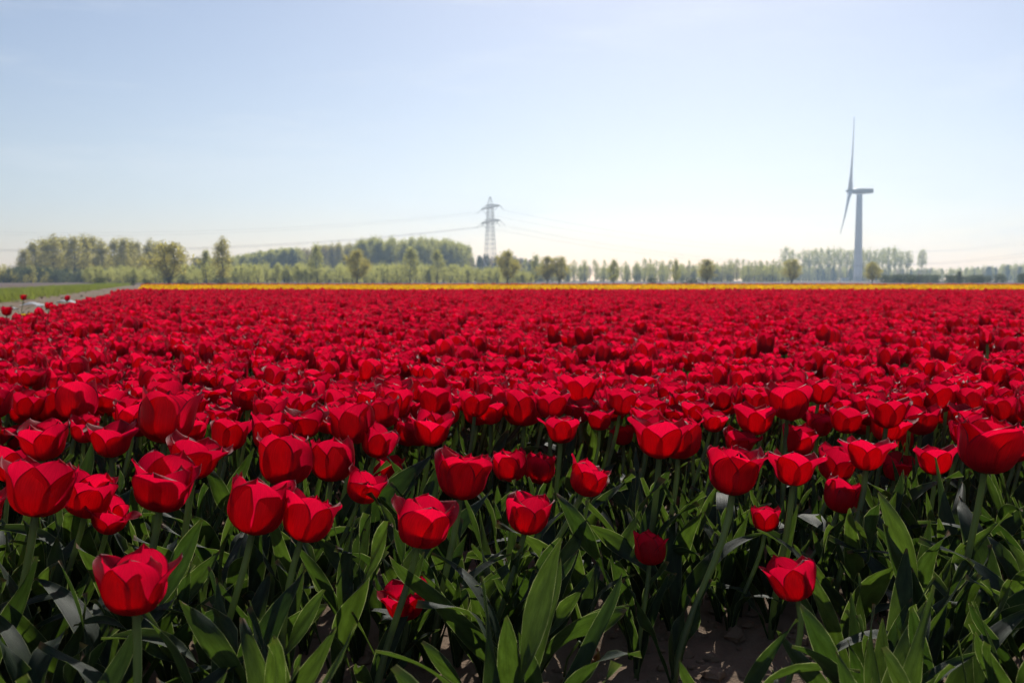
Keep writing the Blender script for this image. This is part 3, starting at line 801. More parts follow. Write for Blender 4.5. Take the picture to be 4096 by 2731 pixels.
# ------------------------------------------------------------------ tulips: petals, blooms, leaves
NU, NV = 10, 16
def petal_arrays(r, ang, th_top, L, W, off, curl, twist, notch=0.0):
    us = np.linspace(-1, 1, NU + 1); vs = 1 - (1 - np.linspace(0, 1, NV + 1)) ** 1.75
    # centre line by integrating the slope
    m = 60; q = np.linspace(0, 1, m + 1)
    th = 8 + (91 - 8) * smooth(-0.08, 0.60, q) + (th_top - 91) * smooth(0.36, 0.85, q)
    th = th + r.uniform(-22, 14) * smooth(.72, 1.0, q)
    th = np.radians(th)
    rr = 0.004 + off + np.concatenate([[0], np.cumsum(np.cos((th[1:] + th[:-1]) / 2) * L / m)])
    zz = np.concatenate([[0], np.cumsum(np.sin((th[1:] + th[:-1]) / 2) * L / m)])
    V = np.zeros((NV + 1, NU + 1, 3)); UV = np.zeros((NV + 1, NU + 1, 2))
    ph = r.uniform(0, 6.28); k1 = r.uniform(5, 9)
    for j, v in enumerate(vs):
        cr = np.interp(v, q, rr); cz = np.interp(v, q, zz); ct = np.interp(v, q, th)
        if v < .55: sh = .24 + .76 * math.sin(math.pi / 2 * (v / .55)) ** .8
        else: sh = max(.004, 1 - ((v - .55) / .4505) ** 2.45) ** .66
        w = W / 2 * sh
        Rc = max(cr, .013) * (1.02 + .25 * v)
        for i, u in enumerate(us):
            a = u * w / Rc
            x = cr - Rc + Rc * math.cos(a); y = Rc * math.sin(a)
            z = cz - abs(u) ** 2 * .0022 * v + .0018 * math.exp(-(u / .4) ** 2) * smooth(.75, 1, v)
            # outward rolling margin, central groove, uneven edge
            nx, nz = math.sin(ct), -math.cos(ct)
            d = curl * abs(u) ** 3 * smooth(.35, 1.0, v) - .0011 * math.exp(-(u / .22) ** 2) * math.sin(math.pi * v)
            d += .0016 * u * u * math.sin(k1 * v * 2 + ph + (1.5 if u > 0 else 0)) * v
            x += nx * d; z += nz * d
            z += .0012 * math.sin(u * 4 + ph) * smooth(.7, 1, v)
            t = twist * v * v
            x, y = x, y + t * (z - .02)
            V[j, i] = (x, y, z); UV[j, i] = ((u + 1) / 2, v)
    V = V.reshape(-1, 3)
    c, s = math.cos(ang), math.sin(ang)
    V = np.stack([V[:, 0] * c - V[:, 1] * s, V[:, 0] * s + V[:, 1] * c, V[:, 2]], 1)
    return V, grid_faces(NU, NV), UV.reshape(-1, 2)

def bloom_arrays(kind, seed):
    r = random.Random(seed * 31 + 7)
    top = {'cup': 94, 'mid': 80, 'open': 65, 'flop': 85, 'full': 76, 'bud': 104}[kind]
    petals = []
    whorls = [(0.0022, 0), (0.0, 60)]
    if kind == 'full': whorls.append((-.004, 30))
    for wi, (off, a0) in enumerate(whorls):
        for k in range(3):
            tt = top + r.gauss(0, 9) - (4 if wi == 0 else 0) + (10 if wi == 2 else 0)
            if kind == 'flop' and wi == 0 and k == 0: tt = r.uniform(40, 54)
            if kind == 'flop' and wi == 0 and k == 1: tt -= 12
            if kind == 'open' and r.random() < .2: tt -= 14
            L = .0705 * r.uniform(.93, 1.07); W = .066 * r.uniform(.92, 1.08)
            if kind == 'bud': W *= .62; L *= .95
            petals.append(petal_arrays(r, R(a0 + 120 * k + r.gauss(0, 5)), tt, L, W, off, r.uniform(-.0012, .0026), r.gauss(0, .10)))
    A = np.concatenate([p[0] for p in petals[:6]])
    A2 = np.percentile(np.hypot(A[:, 0], A[:, 1]), 96) * 2
    s = (.100 if kind != 'bud' else .05) / A2
    if kind == 'flop': s = .086 / (np.percentile(np.hypot(A[:, 0], A[:, 1]), 86) * 2)
    zs_ = .96 if kind != 'bud' else 1.0
    return [(p[0] * np.array([s, s, s * zs_]), p[1], p[2]) for p in petals]
def pistil_arrays():
    mb = MB()
    mb.add(*lathe([(.003, -.003), (.0062, .0), (.005, .004), (.0034, .02), (.0042, .027), (.002, .029)], 7))
    for k in range(6):
        a = k * math.pi / 3 + .3
        mb.add(*tube([(.004 * math.cos(a), .004 * math.sin(a), .002), (.010 * math.cos(a), .010 * math.sin(a), .014), (.012 * math.cos(a), .012 * math.sin(a), .024)], [.0008, .0008, .0018], 4))
    return mb
KINDS = {'cup': 6, 'mid': 7, 'open': 8, 'flop': 6, 'full': 3, 'bud': 1}
BLOOM_ARR = {}; BLOOM_ME = {}
for k, n in KINDS.items():
    BLOOM_ARR[k] = [bloom_arrays(k, s + 10) for s in range(n)]
    BLOOM_ME[k] = []
    for arrs in BLOOM_ARR[k]:
        ms = []
        for a in arrs:
            mb = MB(); mb.add(*a); ms.append(mb.mesh('petal', [M_red]))
        BLOOM_ME[k].append(ms)
PISTIL = pistil_arrays(); ME_PISTIL = PISTIL.mesh('bloom', [M_pistil])
# the same petals in yellow for the stray yellow tulip
def yellow_set():
    ms = []
    for a in BLOOM_ARR['cup'][1]:
        mb = MB(); mb.add(*a); ms.append(mb.mesh('petal', [M_yel]))
    return ms

LU, LV = 8, 16
def leaf_arrays(seed, style):
    r = random.Random(seed * 17 + 3)
    L = r.uniform(.215, .30); W = r.uniform(.028, .052)
    a0 = r.uniform(6, 16); a1 = {'erect': r.uniform(12, 34), 'arch': r.uniform(42, 78), 'flop': r.uniform(80, 120)}[style]
    if style == 'erect': W *= .8
    tw = r.uniform(-85, 85); side = r.gauss(0, .38)
    f0, f1 = r.uniform(1.0, 1.3), r.uniform(.12, .55)
    wa = r.uniform(.002, .009); wk = r.uniform(1.0, 2.2); ph = r.uniform(0, 6.28)
    vs = np.linspace(0, 1, LV + 1); us = np.linspace(-1, 1, LU + 1)
    V = []; UV = []
    x = z = y = 0.0; prev = 0.0
    for j, s in enumerate(vs):
        ang = R(a0 + (a1 - a0) * smooth(.25, 1.0, s) ** 1.1)
        if j:
            ds = (s - prev) * L
            x += math.sin(ang) * ds; z += math.cos(ang) * ds; y += side * math.sin(s * 2.5) * ds
        prev = s
        w = W / 2 * (.42 + .58 * smooth(0, .35, s)) * (1 - max(0, (s - .42) / .58) ** 2.0) ** .85
        if s >= .999: w = .0006
        fold = f0 + (f1 - f0) * smooth(.05, .5, s) + .5 * smooth(.85, 1, s)
        t = R(tw) * smooth(.3, 1, s)
        T = Vector((math.sin(ang), 0, math.cos(ang))); Nn = Vector((-math.cos(ang), 0, math.sin(ang))); Bn = Vector((0, 1, 0))
        Bt = Bn * math.cos(t) + Nn * math.sin(t); Nt = Nn * math.cos(t) - Bn * math.sin(t)
        for u in us:
            a = u * fold
            lat = w * (math.sin(a) / max(fold, .05)); nor = w * (1 - math.cos(a)) / max(fold, .05)
            nor += wa * u * abs(u) * math.sin(wk * 6.28 * s + ph) * smooth(.15, .5, s) + wa * .6 * u * u * math.cos(wk * 7.3 * s + ph * 2) * smooth(.15, .5, s)
            p = Vector((x, y, z)) + Bt * lat + Nt * nor
            V.append(tuple(p)); UV.append(((u + 1) / 2, s))
    V = np.array(V)
    return V, grid_faces(LU, LV), np.array(UV)
STYLES = ['erect', 'erect', 'arch', 'erect', 'erect', 'flop', 'arch', 'erect', 'erect', 'erect', 'arch', 'erect', 'erect', 'arch', 'erect', 'erect', 'arch', 'erect', 'flop', 'erect']
LEAF_ARR = [leaf_arrays(i + 1, st) for i, st in enumerate(STYLES)]
LEAF_ME = []
for a in LEAF_ARR:
    mb = MB(); mb.add(*a); LEAF_ME.append(mb.mesh('leaf', [M_leaf]))

def stem_points(top, bend):
    """from the ground origin to `top`; leaves the soil upright and leans over"""
    P0 = Vector((0, 0, -.02)); P3 = Vector(top)
    P1 = Vector((top[0] * .15, top[1] * .15, top[2] * .40)); P2 = P3 - Vector(bend) * top[2] * .35
    out = []
    for i in range(9):
        s = i / 8; q = 1 - s
        out.append(P0 * q ** 3 + P1 * 3 * q * q * s + P2 * 3 * q * s * s + P3 * s ** 3)
    return out

def make_tulip(cx, cy, cz, w, tilt, kind, label, group=None, nleaf=3, lean=None, petal_meshes=None, yaw=None, cat='tulip', leafscale=1.0, tiltf=None, variant=None):
    s = w / (.09 if kind != 'bud' else .05)
    hb = .029 * s * (1.0 if kind != 'bud' else .9)
    tl = R(tilt); tf = R(random.gauss(2.5, 5)) if tiltf is None else R(tiltf)
    axis = Vector((math.sin(tl), math.sin(tf), math.cos(tl))).normalized()
    base = Vector((cx, cy, cz)) - axis * hb
    if lean is None: lean = .045 + .12 * math.sin(tl) + random.gauss(0, .02)
    gx, gy = base.x - lean, base.y + random.gauss(0, .02)
    root = empty('tulip', (gx, gy, 0))
    top = base - Vector((gx, gy, 0))
    pts = stem_points(top, axis)
    mb = MB(); r0 = .0050 * min(1.1, max(.75, s))
    mb.add(*tube(pts + [pts[-1] + axis * .004], [r0 * 1.15] * 3 + [r0] * 5 + [r0 * .95, r0 * 1.5], 8))
    link(bpy.data.objects.new('stem', mb.mesh('stem', [M_stem])), root)
    b = link(bpy.data.objects.new('bloom', ME_PISTIL), root)
    b.location = top
    b.rotation_mode = 'QUATERNION'
    qz = Quaternion((0, 0, 1), random.uniform(0, 6.28) if yaw is None else yaw)
    b.rotation_quaternion = axis.to_track_quat('Z', 'Y') @ qz
    b.scale = (s, s, s)
    vi = random.randrange(len(BLOOM_ME[kind])) if variant is None else variant
    for me in (petal_meshes or BLOOM_ME[kind][vi]):
        link(bpy.data.objects.new('petal', me), b)
    az0 = random.uniform(0, 6.28)
    for k in range(nleaf):
        put_leaf(root, az0 + k * 2.2 + random.gauss(0, .4), leafscale * min(1.15, max(.7, top.z / .28)), lo=k * .008)
    return tag(root, label, cat, group)
def put_leaf(root, az, sc, lo=0.0, idx=None):
    i = random.randrange(len(LEAF_ME)) if idx is None else idx
    lf = link(bpy.data.objects.new('leaf', LEAF_ME[i]), root)
    lf.location = (math.cos(az) * .004, math.sin(az) * .004, lo - .012)
    k = sc * random.uniform(.78, 1.12)
    lf.rotation_euler = (random.gauss(0, .08), random.gauss(.06, .08), az)
    lf.scale = (k, k * random.uniform(.78, 1.05), k)
    return lf

HEROES = [
    (-0.676, 1.418, 0.327, 0.101, 4, 'mid', 'largest red tulip at the far left, broad cup with purple rims'),
    (-0.693, 1.623, 0.272, 0.086, 14, 'mid', 'red tulip tucked against the right side of the largest far-left cup'),
    (-0.658, 1.622, 0.243, 0.079, 16, 'flop', 'low red tulip lying rightward under the far-left pair of cups'),
    (-0.510, 1.453, 0.326, 0.101, 10, 'flop', 'red tulip with one petal flung right, near the left edge'),
    (-0.521, 1.640, 0.339, 0.105, 8, 'open', 'wide crown-shaped red tulip with dark pointed tips, left front'),
    (-0.848, 1.801, 0.340, 0.105, 0, 'open', 'broad shaded red tulip above the largest far-left cup'),
    (-1.024, 2.035, 0.244, 0.079, 0, 'mid', 'red tulip with dark rim cut by the left frame edge'),
    (-0.750, 1.864, 0.334, 0.103, -2, 'open', 'red tulip with dark inky petal rims left of the tall cup'),
    (-0.683, 1.972, 0.344, 0.107, 4, 'cup', 'tall red cup rising behind the wide crown-shaped tulip at left'),
    (-0.428, 1.121, 0.281, 0.088, -4, 'flop', 'lowest red tulip at left, wide open with a petal drooping left'),
    (-0.363, 1.409, 0.301, 0.093, 10, 'mid', 'left one of the touching bright pair of red tulips, left front'),
    (-0.293, 1.421, 0.286, 0.089, 18, 'flop', 'right one of the touching bright pair, petal pointing right'),
    (-0.397, 1.735, 0.304, 0.094, 4, 'cup', 'rounded red cup directly above the touching bright pair'),
    (-0.342, 1.885, 0.279, 0.087, 2, 'cup', 'smooth closed red cup beside the rounded cup above the bright pair'),
    (-0.275, 1.839, 0.245, 0.080, 20, 'flop', 'small red tulip tilting right, below and left of the double tulip'),
    (-0.293, 2.308, 0.183, 0.072, 8, 'mid', 'small red tulip peeking over the tilted one left of centre'),
    (-0.080, 1.618, 0.306, 0.095, 8, 'full', 'large many-petalled double red tulip in the centre front'),
    (-0.127, 1.397, 0.284, 0.089, 12, 'flop', 'heart-shaped red tulip with a right-pointing petal below the double tulip'),
    (-0.162, 1.484, 0.144, 0.072, -6, 'open', 'lowest small red tulip behind a slanting stem near the bottom'),
    (-0.006, 2.156, 0.220, 0.075, 0, 'cup', 'red cup touching the right side of the double tulip'),
    (0.063, 2.246, 0.196, 0.072, 4, 'cup', 'small red cup second to the right of the double tulip'),
    (0.025, 1.576, 0.255, 0.082, 12, 'flop', 'bright red tulip standing alone over leaves at centre'),
    (0.135, 1.777, 0.274, 0.086, 22, 'flop', 'red tulip tipping right on a bent stem, right of centre'),
    (0.272, 1.833, 0.338, 0.105, 2, 'open', 'broad red tulip on two parallel stems, right of centre'),
    (0.283, 2.551, 0.235, 0.077, -4, 'open', 'red tulip partly behind the left side of the broad two-stem tulip'),
    (0.108, 2.180, 0.306, 0.094, 4, 'open', 'pointed red tulip between two taller blooms at centre'),
    (0.031, 2.432, 0.308, 0.095, 2, 'cup', 'red cup behind and left of the pointed centre tulip'),
    (-0.054, 2.446, 0.310, 0.095, -2, 'open', 'dark-rimmed crown-shaped red tulip below the pylon'),
    (-0.342, 2.128, 0.314, 0.097, 0, 'cup', 'stout red cup with inky fringe, left of centre'),
    (-0.441, 2.126, 0.328, 0.101, 0, 'open', 'sharp crown-shaped red tulip beside the stout inky-fringed cup'),
    (-0.287, 2.130, 0.281, 0.088, 14, 'flop', 'red tulip slumping right beneath the stout inky-fringed cup'),
    (-0.275, 2.638, 0.218, 0.074, 2, 'cup', 'narrow red cup right of the slumping tulip'),
    (-0.175, 2.160, 0.303, 0.094, 6, 'mid', 'red tulip with raised right petal above the double tulip'),
    (-0.618, 2.182, 0.289, 0.090, 6, 'mid', 'red tulip right of the crown-shaped left-front tulip'),
    (-0.772, 2.763, 0.266, 0.084, 2, 'mid', 'red tulip in the second tier over the bright pair'),
    (-0.495, 2.068, 0.305, 0.094, 8, 'mid', 'red tulip half hidden above the rounded cup'),
    (-0.573, 2.478, 0.314, 0.097, 0, 'open', 'red tulip left behind the sharp crown-shaped one'),
    (0.352, 1.582, 0.322, 0.099, 4, 'full', 'wide many-petalled red tulip above the right-hand stems'),
    (0.504, 2.202, 0.274, 0.086, 6, 'open', 'red tulip directly above the wide many-petalled right tulip'),
    (0.486, 1.716, 0.308, 0.095, 6, 'open', 'large red tulip leading the right front cluster'),
    (0.632, 1.942, 0.266, 0.084, 10, 'mid', 'smooth red tulip overlapped by the right cluster leader'),
    (0.616, 1.860, 0.221, 0.075, 16, 'mid', 'low rounded red tulip hanging under the right front cluster'),
    (0.656, 1.843, 0.311, 0.096, 4, 'open', 'crown-shaped red tulip topping the right front cluster'),
    (0.860, 2.230, 0.207, 0.072, 6, 'mid', 'bright red tulip low on the right flank of the cluster'),
    (1.004, 2.579, 0.209, 0.073, 4, 'mid', 'red tulip peering over the crown of the right front cluster'),
    (0.860, 2.025, 0.263, 0.083, 2, 'open', 'single red tulip between the right cluster and the edge giant'),
    (0.779, 1.633, 0.351, 0.110, 6, 'full', 'giant pale-rimmed red tulip near the right edge'),
    (1.119, 2.216, 0.255, 0.082, 8, 'mid', 'red tulip behind the edge giant, cut by the right frame edge'),
    (0.389, 1.366, 0.213, 0.074, -14, 'flop', 'dark shaded red tulip low at right, petal pointing left'),
    (0.223, 1.600, 0.189, 0.052, 4, 'cup', 'small red tulip low among leaves beneath the broad two-stem tulip'),
    (0.453, 1.776, 0.198, 0.050, 4, 'mid', 'small low red tulip between the wide many-petalled tulip and the cluster leader'),
    (0.631, 2.276, 0.349, 0.108, 4, 'mid', 'big pale-lit red tulip standing tall right of centre'),
    (0.479, 2.790, 0.269, 0.085, 2, 'cup', 'red cup left of the tall pale-lit tulip'),
    (0.545, 2.639, 0.296, 0.091, 2, 'cup', 'red cup just behind the tall pale-lit tulip'),
    (0.547, 2.244, 0.316, 0.097, 4, 'open', 'red tulip below the tall pale-lit one'),
    (0.658, 2.282, 0.257, 0.082, 6, 'mid', 'red tulip peeping over the right cluster leader'),
    (0.765, 2.285, 0.312, 0.096, 4, 'open', 'crown-shaped red tulip straight below the wind turbine'),
    (0.840, 2.234, 0.335, 0.104, 4, 'open', 'flared red tulip right of the one below the turbine'),
    (1.174, 2.751, 0.264, 0.083, 0, 'open', 'left of two overlapping red tulips above the edge giant'),
    (1.075, 2.371, 0.307, 0.094, 4, 'open', 'right of two overlapping red tulips above the edge giant'),
    (1.379, 2.718, 0.259, 0.082, 0, 'mid', 'red tulip at the right frame edge over the giant'),
    (1.623, 3.269, 0.299, 0.092, 0, 'cup', 'pale-shouldered red cup at the right edge, second tier'),
    (1.186, 2.965, 0.291, 0.090, 2, 'mid', 'red tulip with curled top above the flared right tulip'),
    (1.152, 3.399, 0.285, 0.088, 2, 'cup', 'red cup standing clear of its neighbours right of the turbine line'),
    (0.178, 2.608, 0.346, 0.107, 0, 'open', 'red crown pair, right bloom, in the middle tier'),
    (0.091, 3.038, 0.299, 0.092, 0, 'cup', 'red crown pair, left bloom, in the middle tier'),
    (-0.319, 2.658, 0.336, 0.104, 2, 'open', 'red tulip with ragged dark tips left of the pylon line'),
    (-0.582, 2.996, 0.294, 0.091, 0, 'cup', 'dark red barrel-shaped tulip in the left middle tier'),
    (-0.505, 3.062, 0.276, 0.086, 4, 'open', 'red tulip beside the dark barrel-shaped one'),
    (-0.915, 2.972, 0.235, 0.077, 2, 'cup', 'slim red cup right of the tall left cup'),
    (-1.436, 3.591, 0.287, 0.042, 4, 'bud', 'closed dark tulip bud on a tall stem at left'),
    (-0.816, 1.513, 0.275, 0.087, 0, 'mid', 'sliver of a red tulip at the left frame edge'),
    (0.257, 2.543, 0.304, 0.094, 2, 'open', 'dark-fringed red tulip behind the broad two-stem bloom'),
    (0.346, 2.488, 0.315, 0.097, 2, 'open', 'dark-fringed red tulip with pale folded petal, right of centre'),
    (-1.221, 2.604, 0.292, 0.090, 0, 'open', 'red tulip in the left second tier above the shaded broad one'),
    (-1.054, 2.422, 0.324, 0.100, 2, 'cup', 'red tulip with pale streaked petal, left second tier'),
    (-1.340, 2.681, 0.200, 0.072, 4, 'mid', 'red tulip fragment above the left-edge bloom'),
    (-0.193, 2.521, 0.320, 0.098, 2, 'mid', 'red tulip in the centre second tier over the raised-petal bloom'),
    (1.874, 3.957, 0.410, 0.060, 0, 'bud', 'tall dark tulip standing above the mass at far right'),
    (0.318, 1.905, 0.318, 0.085, 2, 'cup', 'red tulip hidden behind the broad two-stem bloom, its stem alongside'),
]

YAW = {'flop': 0.0}
taken = []
for i, (x, y, z, w, tilt, kind, lab) in enumerate(HEROES):
    yaw = None
    if kind == 'flop': yaw = random.gauss(-.3, .35) if 'left' not in lab.split('petal')[-1] else math.pi - random.uniform(.0, .5)
    if kind == 'open' : yaw = -math.pi / 2 + random.gauss(0, .2)
    lsc = .95 if y < 1.6 else .85
    if z < .22: lsc = .75
    if any(abs((x - .07) / y - h[0] / h[1]) < .075 and y < h[1] for h in HEROES if h[2] < .22 and h[1] < 1.9): lsc = .62
    make_tulip(x, y, z, w, tilt, kind, lab, group='front tulips', nleaf=4 if y < 2.2 else 3, yaw=yaw, tiltf=random.gauss(2.5, 5), leafscale=lsc)
    taken.append((x, y))

def inside_field(x, y, m=0.0):
    return x > -1.15 + EDGE * y + m

# strays along the track edge
for (x, y, z, w, kind, lab) in [(-8.26, 17.0, .33, .10, 'cup', 'lone tall red tulip standing clear on the track edge'),
                               (-4.76, 9.47, .33, .10, 'mid', 'red tulip raised above the leftmost corner of the field'),
                               (-5.66, 12.28, .31, .09, 'cup', 'red tulip just left of the white-topped scrap by the track'),
                               (-6.9, 15.6, .36, .09, 'bud', 'upper thin red tulip standing up from the field edge')]:
    make_tulip(x, y, z, w, 2, kind, lab, group='stray tulips by the track', nleaf=2)
make_tulip(-4.07, 8.4, .295, .09, 2, 'cup', 'single yellow tulip among the reds at the left field edge', nleaf=2, petal_meshes=yellow_set())

# the rest of the three hundred nearest tulips
ZONES = [(450, 'below the left poplar grove'), (1100, 'below the round olive tree'), (1750, 'below the wooded ridge'), (2250, 'below the pylon'),
         (3100, 'below the thin poplar row'), (3720, 'below the wind turbine'), (9999, 'below the right hedgerow')]
KWORD = {'cup': 'closed cup-shaped', 'mid': 'half-open', 'open': 'wide crown-shaped', 'flop': 'loose-petalled', 'full': 'many-petalled'}
N_FILL = 300 - len(HEROES) - 5
cand = []
tries = 0
yy = 2.42
while len(cand) < N_FILL and tries < 60000:
    tries += 1
    y = 2.28 + .80 * random.random() ** .85
    x = random.uniform(-.56, .56) * y
    if not inside_field(x, y, .05): continue
    if any((x - a) ** 2 + (y - b) ** 2 < (.084 if y < 2.5 else .072) ** 2 for a, b in taken): continue
    taken.append((x, y)); cand.append((x, y))
for (x, y) in cand:
    kind = random.choices(['cup', 'mid', 'open', 'flop', 'full'], [4, 5, 6, 2, .5])[0]
    tilt = random.gauss(4, 5); w = random.gauss(.083, .007); z = min(.36, max(.25, random.gauss(.300, .020)))
    px = 2048 + x / y * 4020
    zone = next(n for lim, n in ZONES if px < lim)
    lean_w = 'leaning right' if tilt > 7 else 'leaning left' if tilt < -1 else 'upright'
    band = 'nearest' if y < 2.55 else 'second' if y < 2.8 else 'third'
    make_tulip(x, y, z, w, tilt, kind, '%s red tulip, %s, %s tier %s' % (KWORD[kind], lean_w, band, zone), group='tulips behind the front rows ' + zone, nleaf=3)

# leafy plants without a bloom in the front row
LOW = [(h[0], h[1]) for h in HEROES if h[2] < .22 and h[1] < 1.9] + [(-.428, 1.121)]
LEAFY = []
ERECT = [i for i, st in enumerate(STYLES) if st == 'erect']; ARCH = [i for i, st in enumerate(STYLES) if st == 'arch']; FLOP = [i for i, st in enumerate(STYLES) if st == 'flop']
for k in range(150):
    for _ in range(300):
        y = random.uniform(0.98, 2.1); x = random.uniform(-.57, .57) * y
        soil_gap = (0.03 < x / y < 0.12 and y < 1.5) or (0.40 < x / y < 0.50 and y < 1.4)
        if soil_gap and random.random() < .93: continue
        if any(abs(x / y - a / b) < (.10 if a < 0 else .08) and y < b + .02 for a, b in LOW): continue
        if all((x - a) ** 2 + (y - b) ** 2 > .07 ** 2 for a, b in LEAFY): break
    LEAFY.append((x, y))
for (x, y) in LEAFY:
    root = empty('tulip_leaf_clump', (x, y, 0))
    a0 = random.uniform(0, 6.28); n = random.choice((3, 4, 4, 5))
    st, pool = random.choice((('upright', ERECT), ('upright', ERECT), ('arching', ERECT + ARCH + ARCH), ('drooping', ARCH + FLOP)))
    for k in range(n): put_leaf(root, a0 + k * 6.28 / n + random.gauss(0, .3), random.uniform(.8, 1.1), lo=k * .006, idx=random.choice(pool))
    px = 2048 + x / y * 4020
    zone = next(n_ for lim, n_ in ZONES if px < lim)
    band = 'at the very front' if y < 1.3 else 'among the front stems' if y < 1.7 else 'behind the front stems'
    tag(root, 'flowerless tulip clump of %s %s leaves %s, %s' % ({3: 'three', 4: 'four', 5: 'five'}[n], st, band, zone), 'tulip leaves', 'flowerless tulip plants ' + zone)

# large hand-set leaf clumps along the lower edge of the view
for (x, y, az, ids, sc, lab) in [
        (0.255, 1.26, (-.3, .4, 4.2), ('arch', 'erect', 'erect'), 1.2, 'broad leaf clump with a wavy leaf arching right over the soil, bottom centre'),
        (0.45, 1.22, (0.3, -.5, 1.2), ('arch', 'erect', 'arch'), 1.2, 'large-leaved clump pouring rightward at the bottom edge, right of the soil'),
        (0.565, 1.30, (0.55, 2.0, 3.8), ('arch', 'erect', 'erect'), 1.25, 'big glossy leaf clump with a long leaf rising right, bottom right'),
        (0.66, 1.45, (0.2, 1.2, 4.4), ('arch', 'arch', 'erect'), 1.2, 'wide-leaved clump near the lower right corner'),
        (-0.275, 1.2, (2.4, 3.5, 5.0), ('erect', 'arch', 'erect'), 1.25, 'broad translucent leaf clump under the right tulip of the bright pair'),
        (-0.34, 1.18, (0.2, 2.5, 4.6), ('erect', 'erect', 'arch'), 1.2, 'tall blade-like leaf clump under the left tulip of the bright pair'),
        (-0.60, 1.25, (0.9, 3.0, 5.0), ('erect', 'arch', 'erect'), 1.15, 'dark leaf clump in the lower left corner'),
        (0.045, 1.28, (1.3, 3.6, 5.4), ('erect', 'erect', 'arch'), 1.15, 'narrow upright leaf clump left of the bare soil')]:
    root = empty('tulip_leaf_clump', (x, y, 0))
    for k, (a, st) in enumerate(zip(az, ids)):
        put_leaf(root, a, sc * .80, lo=k * .006, idx=random.choice({'erect': ERECT, 'arch': ARCH}[st]))
    tag(root, lab, 'tulip leaves', 'large front leaf clumps')

# withered bud on the soil and a dry husk
wb = empty('fallen_bud', (0.119, 1.55, 0.052)); tag(wb, 'small pale withered bud hanging over the bare soil', 'bud')
r_ = random.Random(5)
for k in range(3):
    V, F, UV = petal_arrays(r_, R(120 * k), 112, .034, .030, 0, .001, 0)
    mb = MB(); mb.add(V, F, UV); p = link(bpy.data.objects.new('petal', mb.mesh('petal', [M_bud])), wb); p.rotation_euler = (R(115), 0, R(20))
mb = MB(); mb.add(*tube([(0, 0, 0), (-.012, .02, .004), (-.03, .035, -.03), (-.035, .04, -.06)], [.0022, .002, .002, .0022], 6)); link(bpy.data.objects.new('stem', mb.mesh('stem', [M_stem])), wb)

# scraps of white sheeting beside the track
for k, (x, y, s, lab) in enumerate([(-12.1, 25.3, .26, 'largest crumpled white scrap lying on the dirt track'), (-11.45, 24.4, .12, 'tiny white scrap right of the largest one on the track'),
                                 (-10.9, 24.6, .20, 'white scrap behind the red tulips at the track edge'), (-12.6, 28.4, .26, 'farthest white scrap on the track, nearest the tulip edge'),
                                 (-10.9, 21.9, .14, 'white scrap by the foot of the lone tall tulip')]):
    us = np.linspace(-1, 1, 8); A, B = np.meshgrid(us, us)
    Z = .35 * (1 - np.abs(A) ** 1.7) * (1 - .5 * B * B) + .16 * vnoise(A + 5 + k, B + 5, 20 + k, .5)
    V = np.stack([A.ravel() * s, B.ravel() * s * .7, np.maximum(0.01, Z.ravel() * s)], 1)
    mb = MB(); mb.add(V, grid_faces(7, 7))
    Vb = V.copy(); Vb[:, 2] -= .006; mb.add(Vb, [f[::-1] for f in grid_faces(7, 7)])
    o = link(bpy.data.objects.new('white_scrap', mb.mesh('white_scrap', [M_scrap]))); o.location = (x, y, .0); o.rotation_euler = (0, 0, k * 1.1)
    tag(o, lab, 'scrap', 'white scraps by the track')

# ------------------------------------------------------------------ the mass of the field
def joined_tulip(kind, vi, seed, petal_mat, nleaf=3):
    r = random.Random(seed)
    mb = MB()
    h = .268; lx = r.gauss(.05, .025)
    tl = R(r.gauss(4, 5)); axis = Vector((math.sin(tl), math.sin(R(r.gauss(2.5, 6))), math.cos(tl))).normalized()
    top = Vector((0, 0, h))
    pts = [p - Vector((lx, 0, 0)) for p in stem_points(Vector((lx, 0, h)), axis)]
    mb.add(*tube(pts, .0050, 6), mat=1)
    q = (axis.to_track_quat('Z', 'Y') @ Quaternion((0, 0, 1), r.uniform(0, 6.28))).to_matrix()
    Mq = np.array(q)
    for V, F, UV in BLOOM_ARR[kind][vi]:
        mb.add(V @ Mq.T + np.array(top), F, UV, 0)
    a0 = r.uniform(0, 6.28)
    for k in range(nleaf):
        V, F, UV = LEAF_ARR[r.randrange(len(LEAF_ARR))]
        a = a0 + k * 2.2; c, s = math.cos(a), math.sin(a); sc = r.uniform(.75, 1.0)
        V = V * sc; V = np.stack([V[:, 0] * c - V[:, 1] * s - lx, V[:, 0] * s + V[:, 1] * c, V[:, 2] - .01], 1)
        mb.add(V, F, UV, 2)
    return mb.mesh('tulip_in_field', [petal_mat, M_stem, M_leaf])
picks = [('cup', 0), ('cup', 1), ('cup', 2), ('mid', 0), ('mid', 1), ('mid', 2), ('mid', 3), ('open', 0), ('open', 1), ('open', 2), ('open', 3), ('open', 4), ('flop', 0), ('flop', 1), ('flop', 3), ('open', 6), ('cup', 4), ('bud', 0)]
red_col = proto_collection('red_field_tulip', [joined_tulip(k, v, 40 + i, M_red) for i, (k, v) in enumerate(picks)])
yel_col = proto_collection('yellow_field_tulip', [joined_tulip(k, v, 80 + i, M_yel, 2) for i, (k, v) in enumerate(picks[:8])])
org_col = proto_collection('orange_field_tulip', [joined_tulip(k, v, 90 + i, M_org, 2) for i, (k, v) in enumerate(picks[:6])])

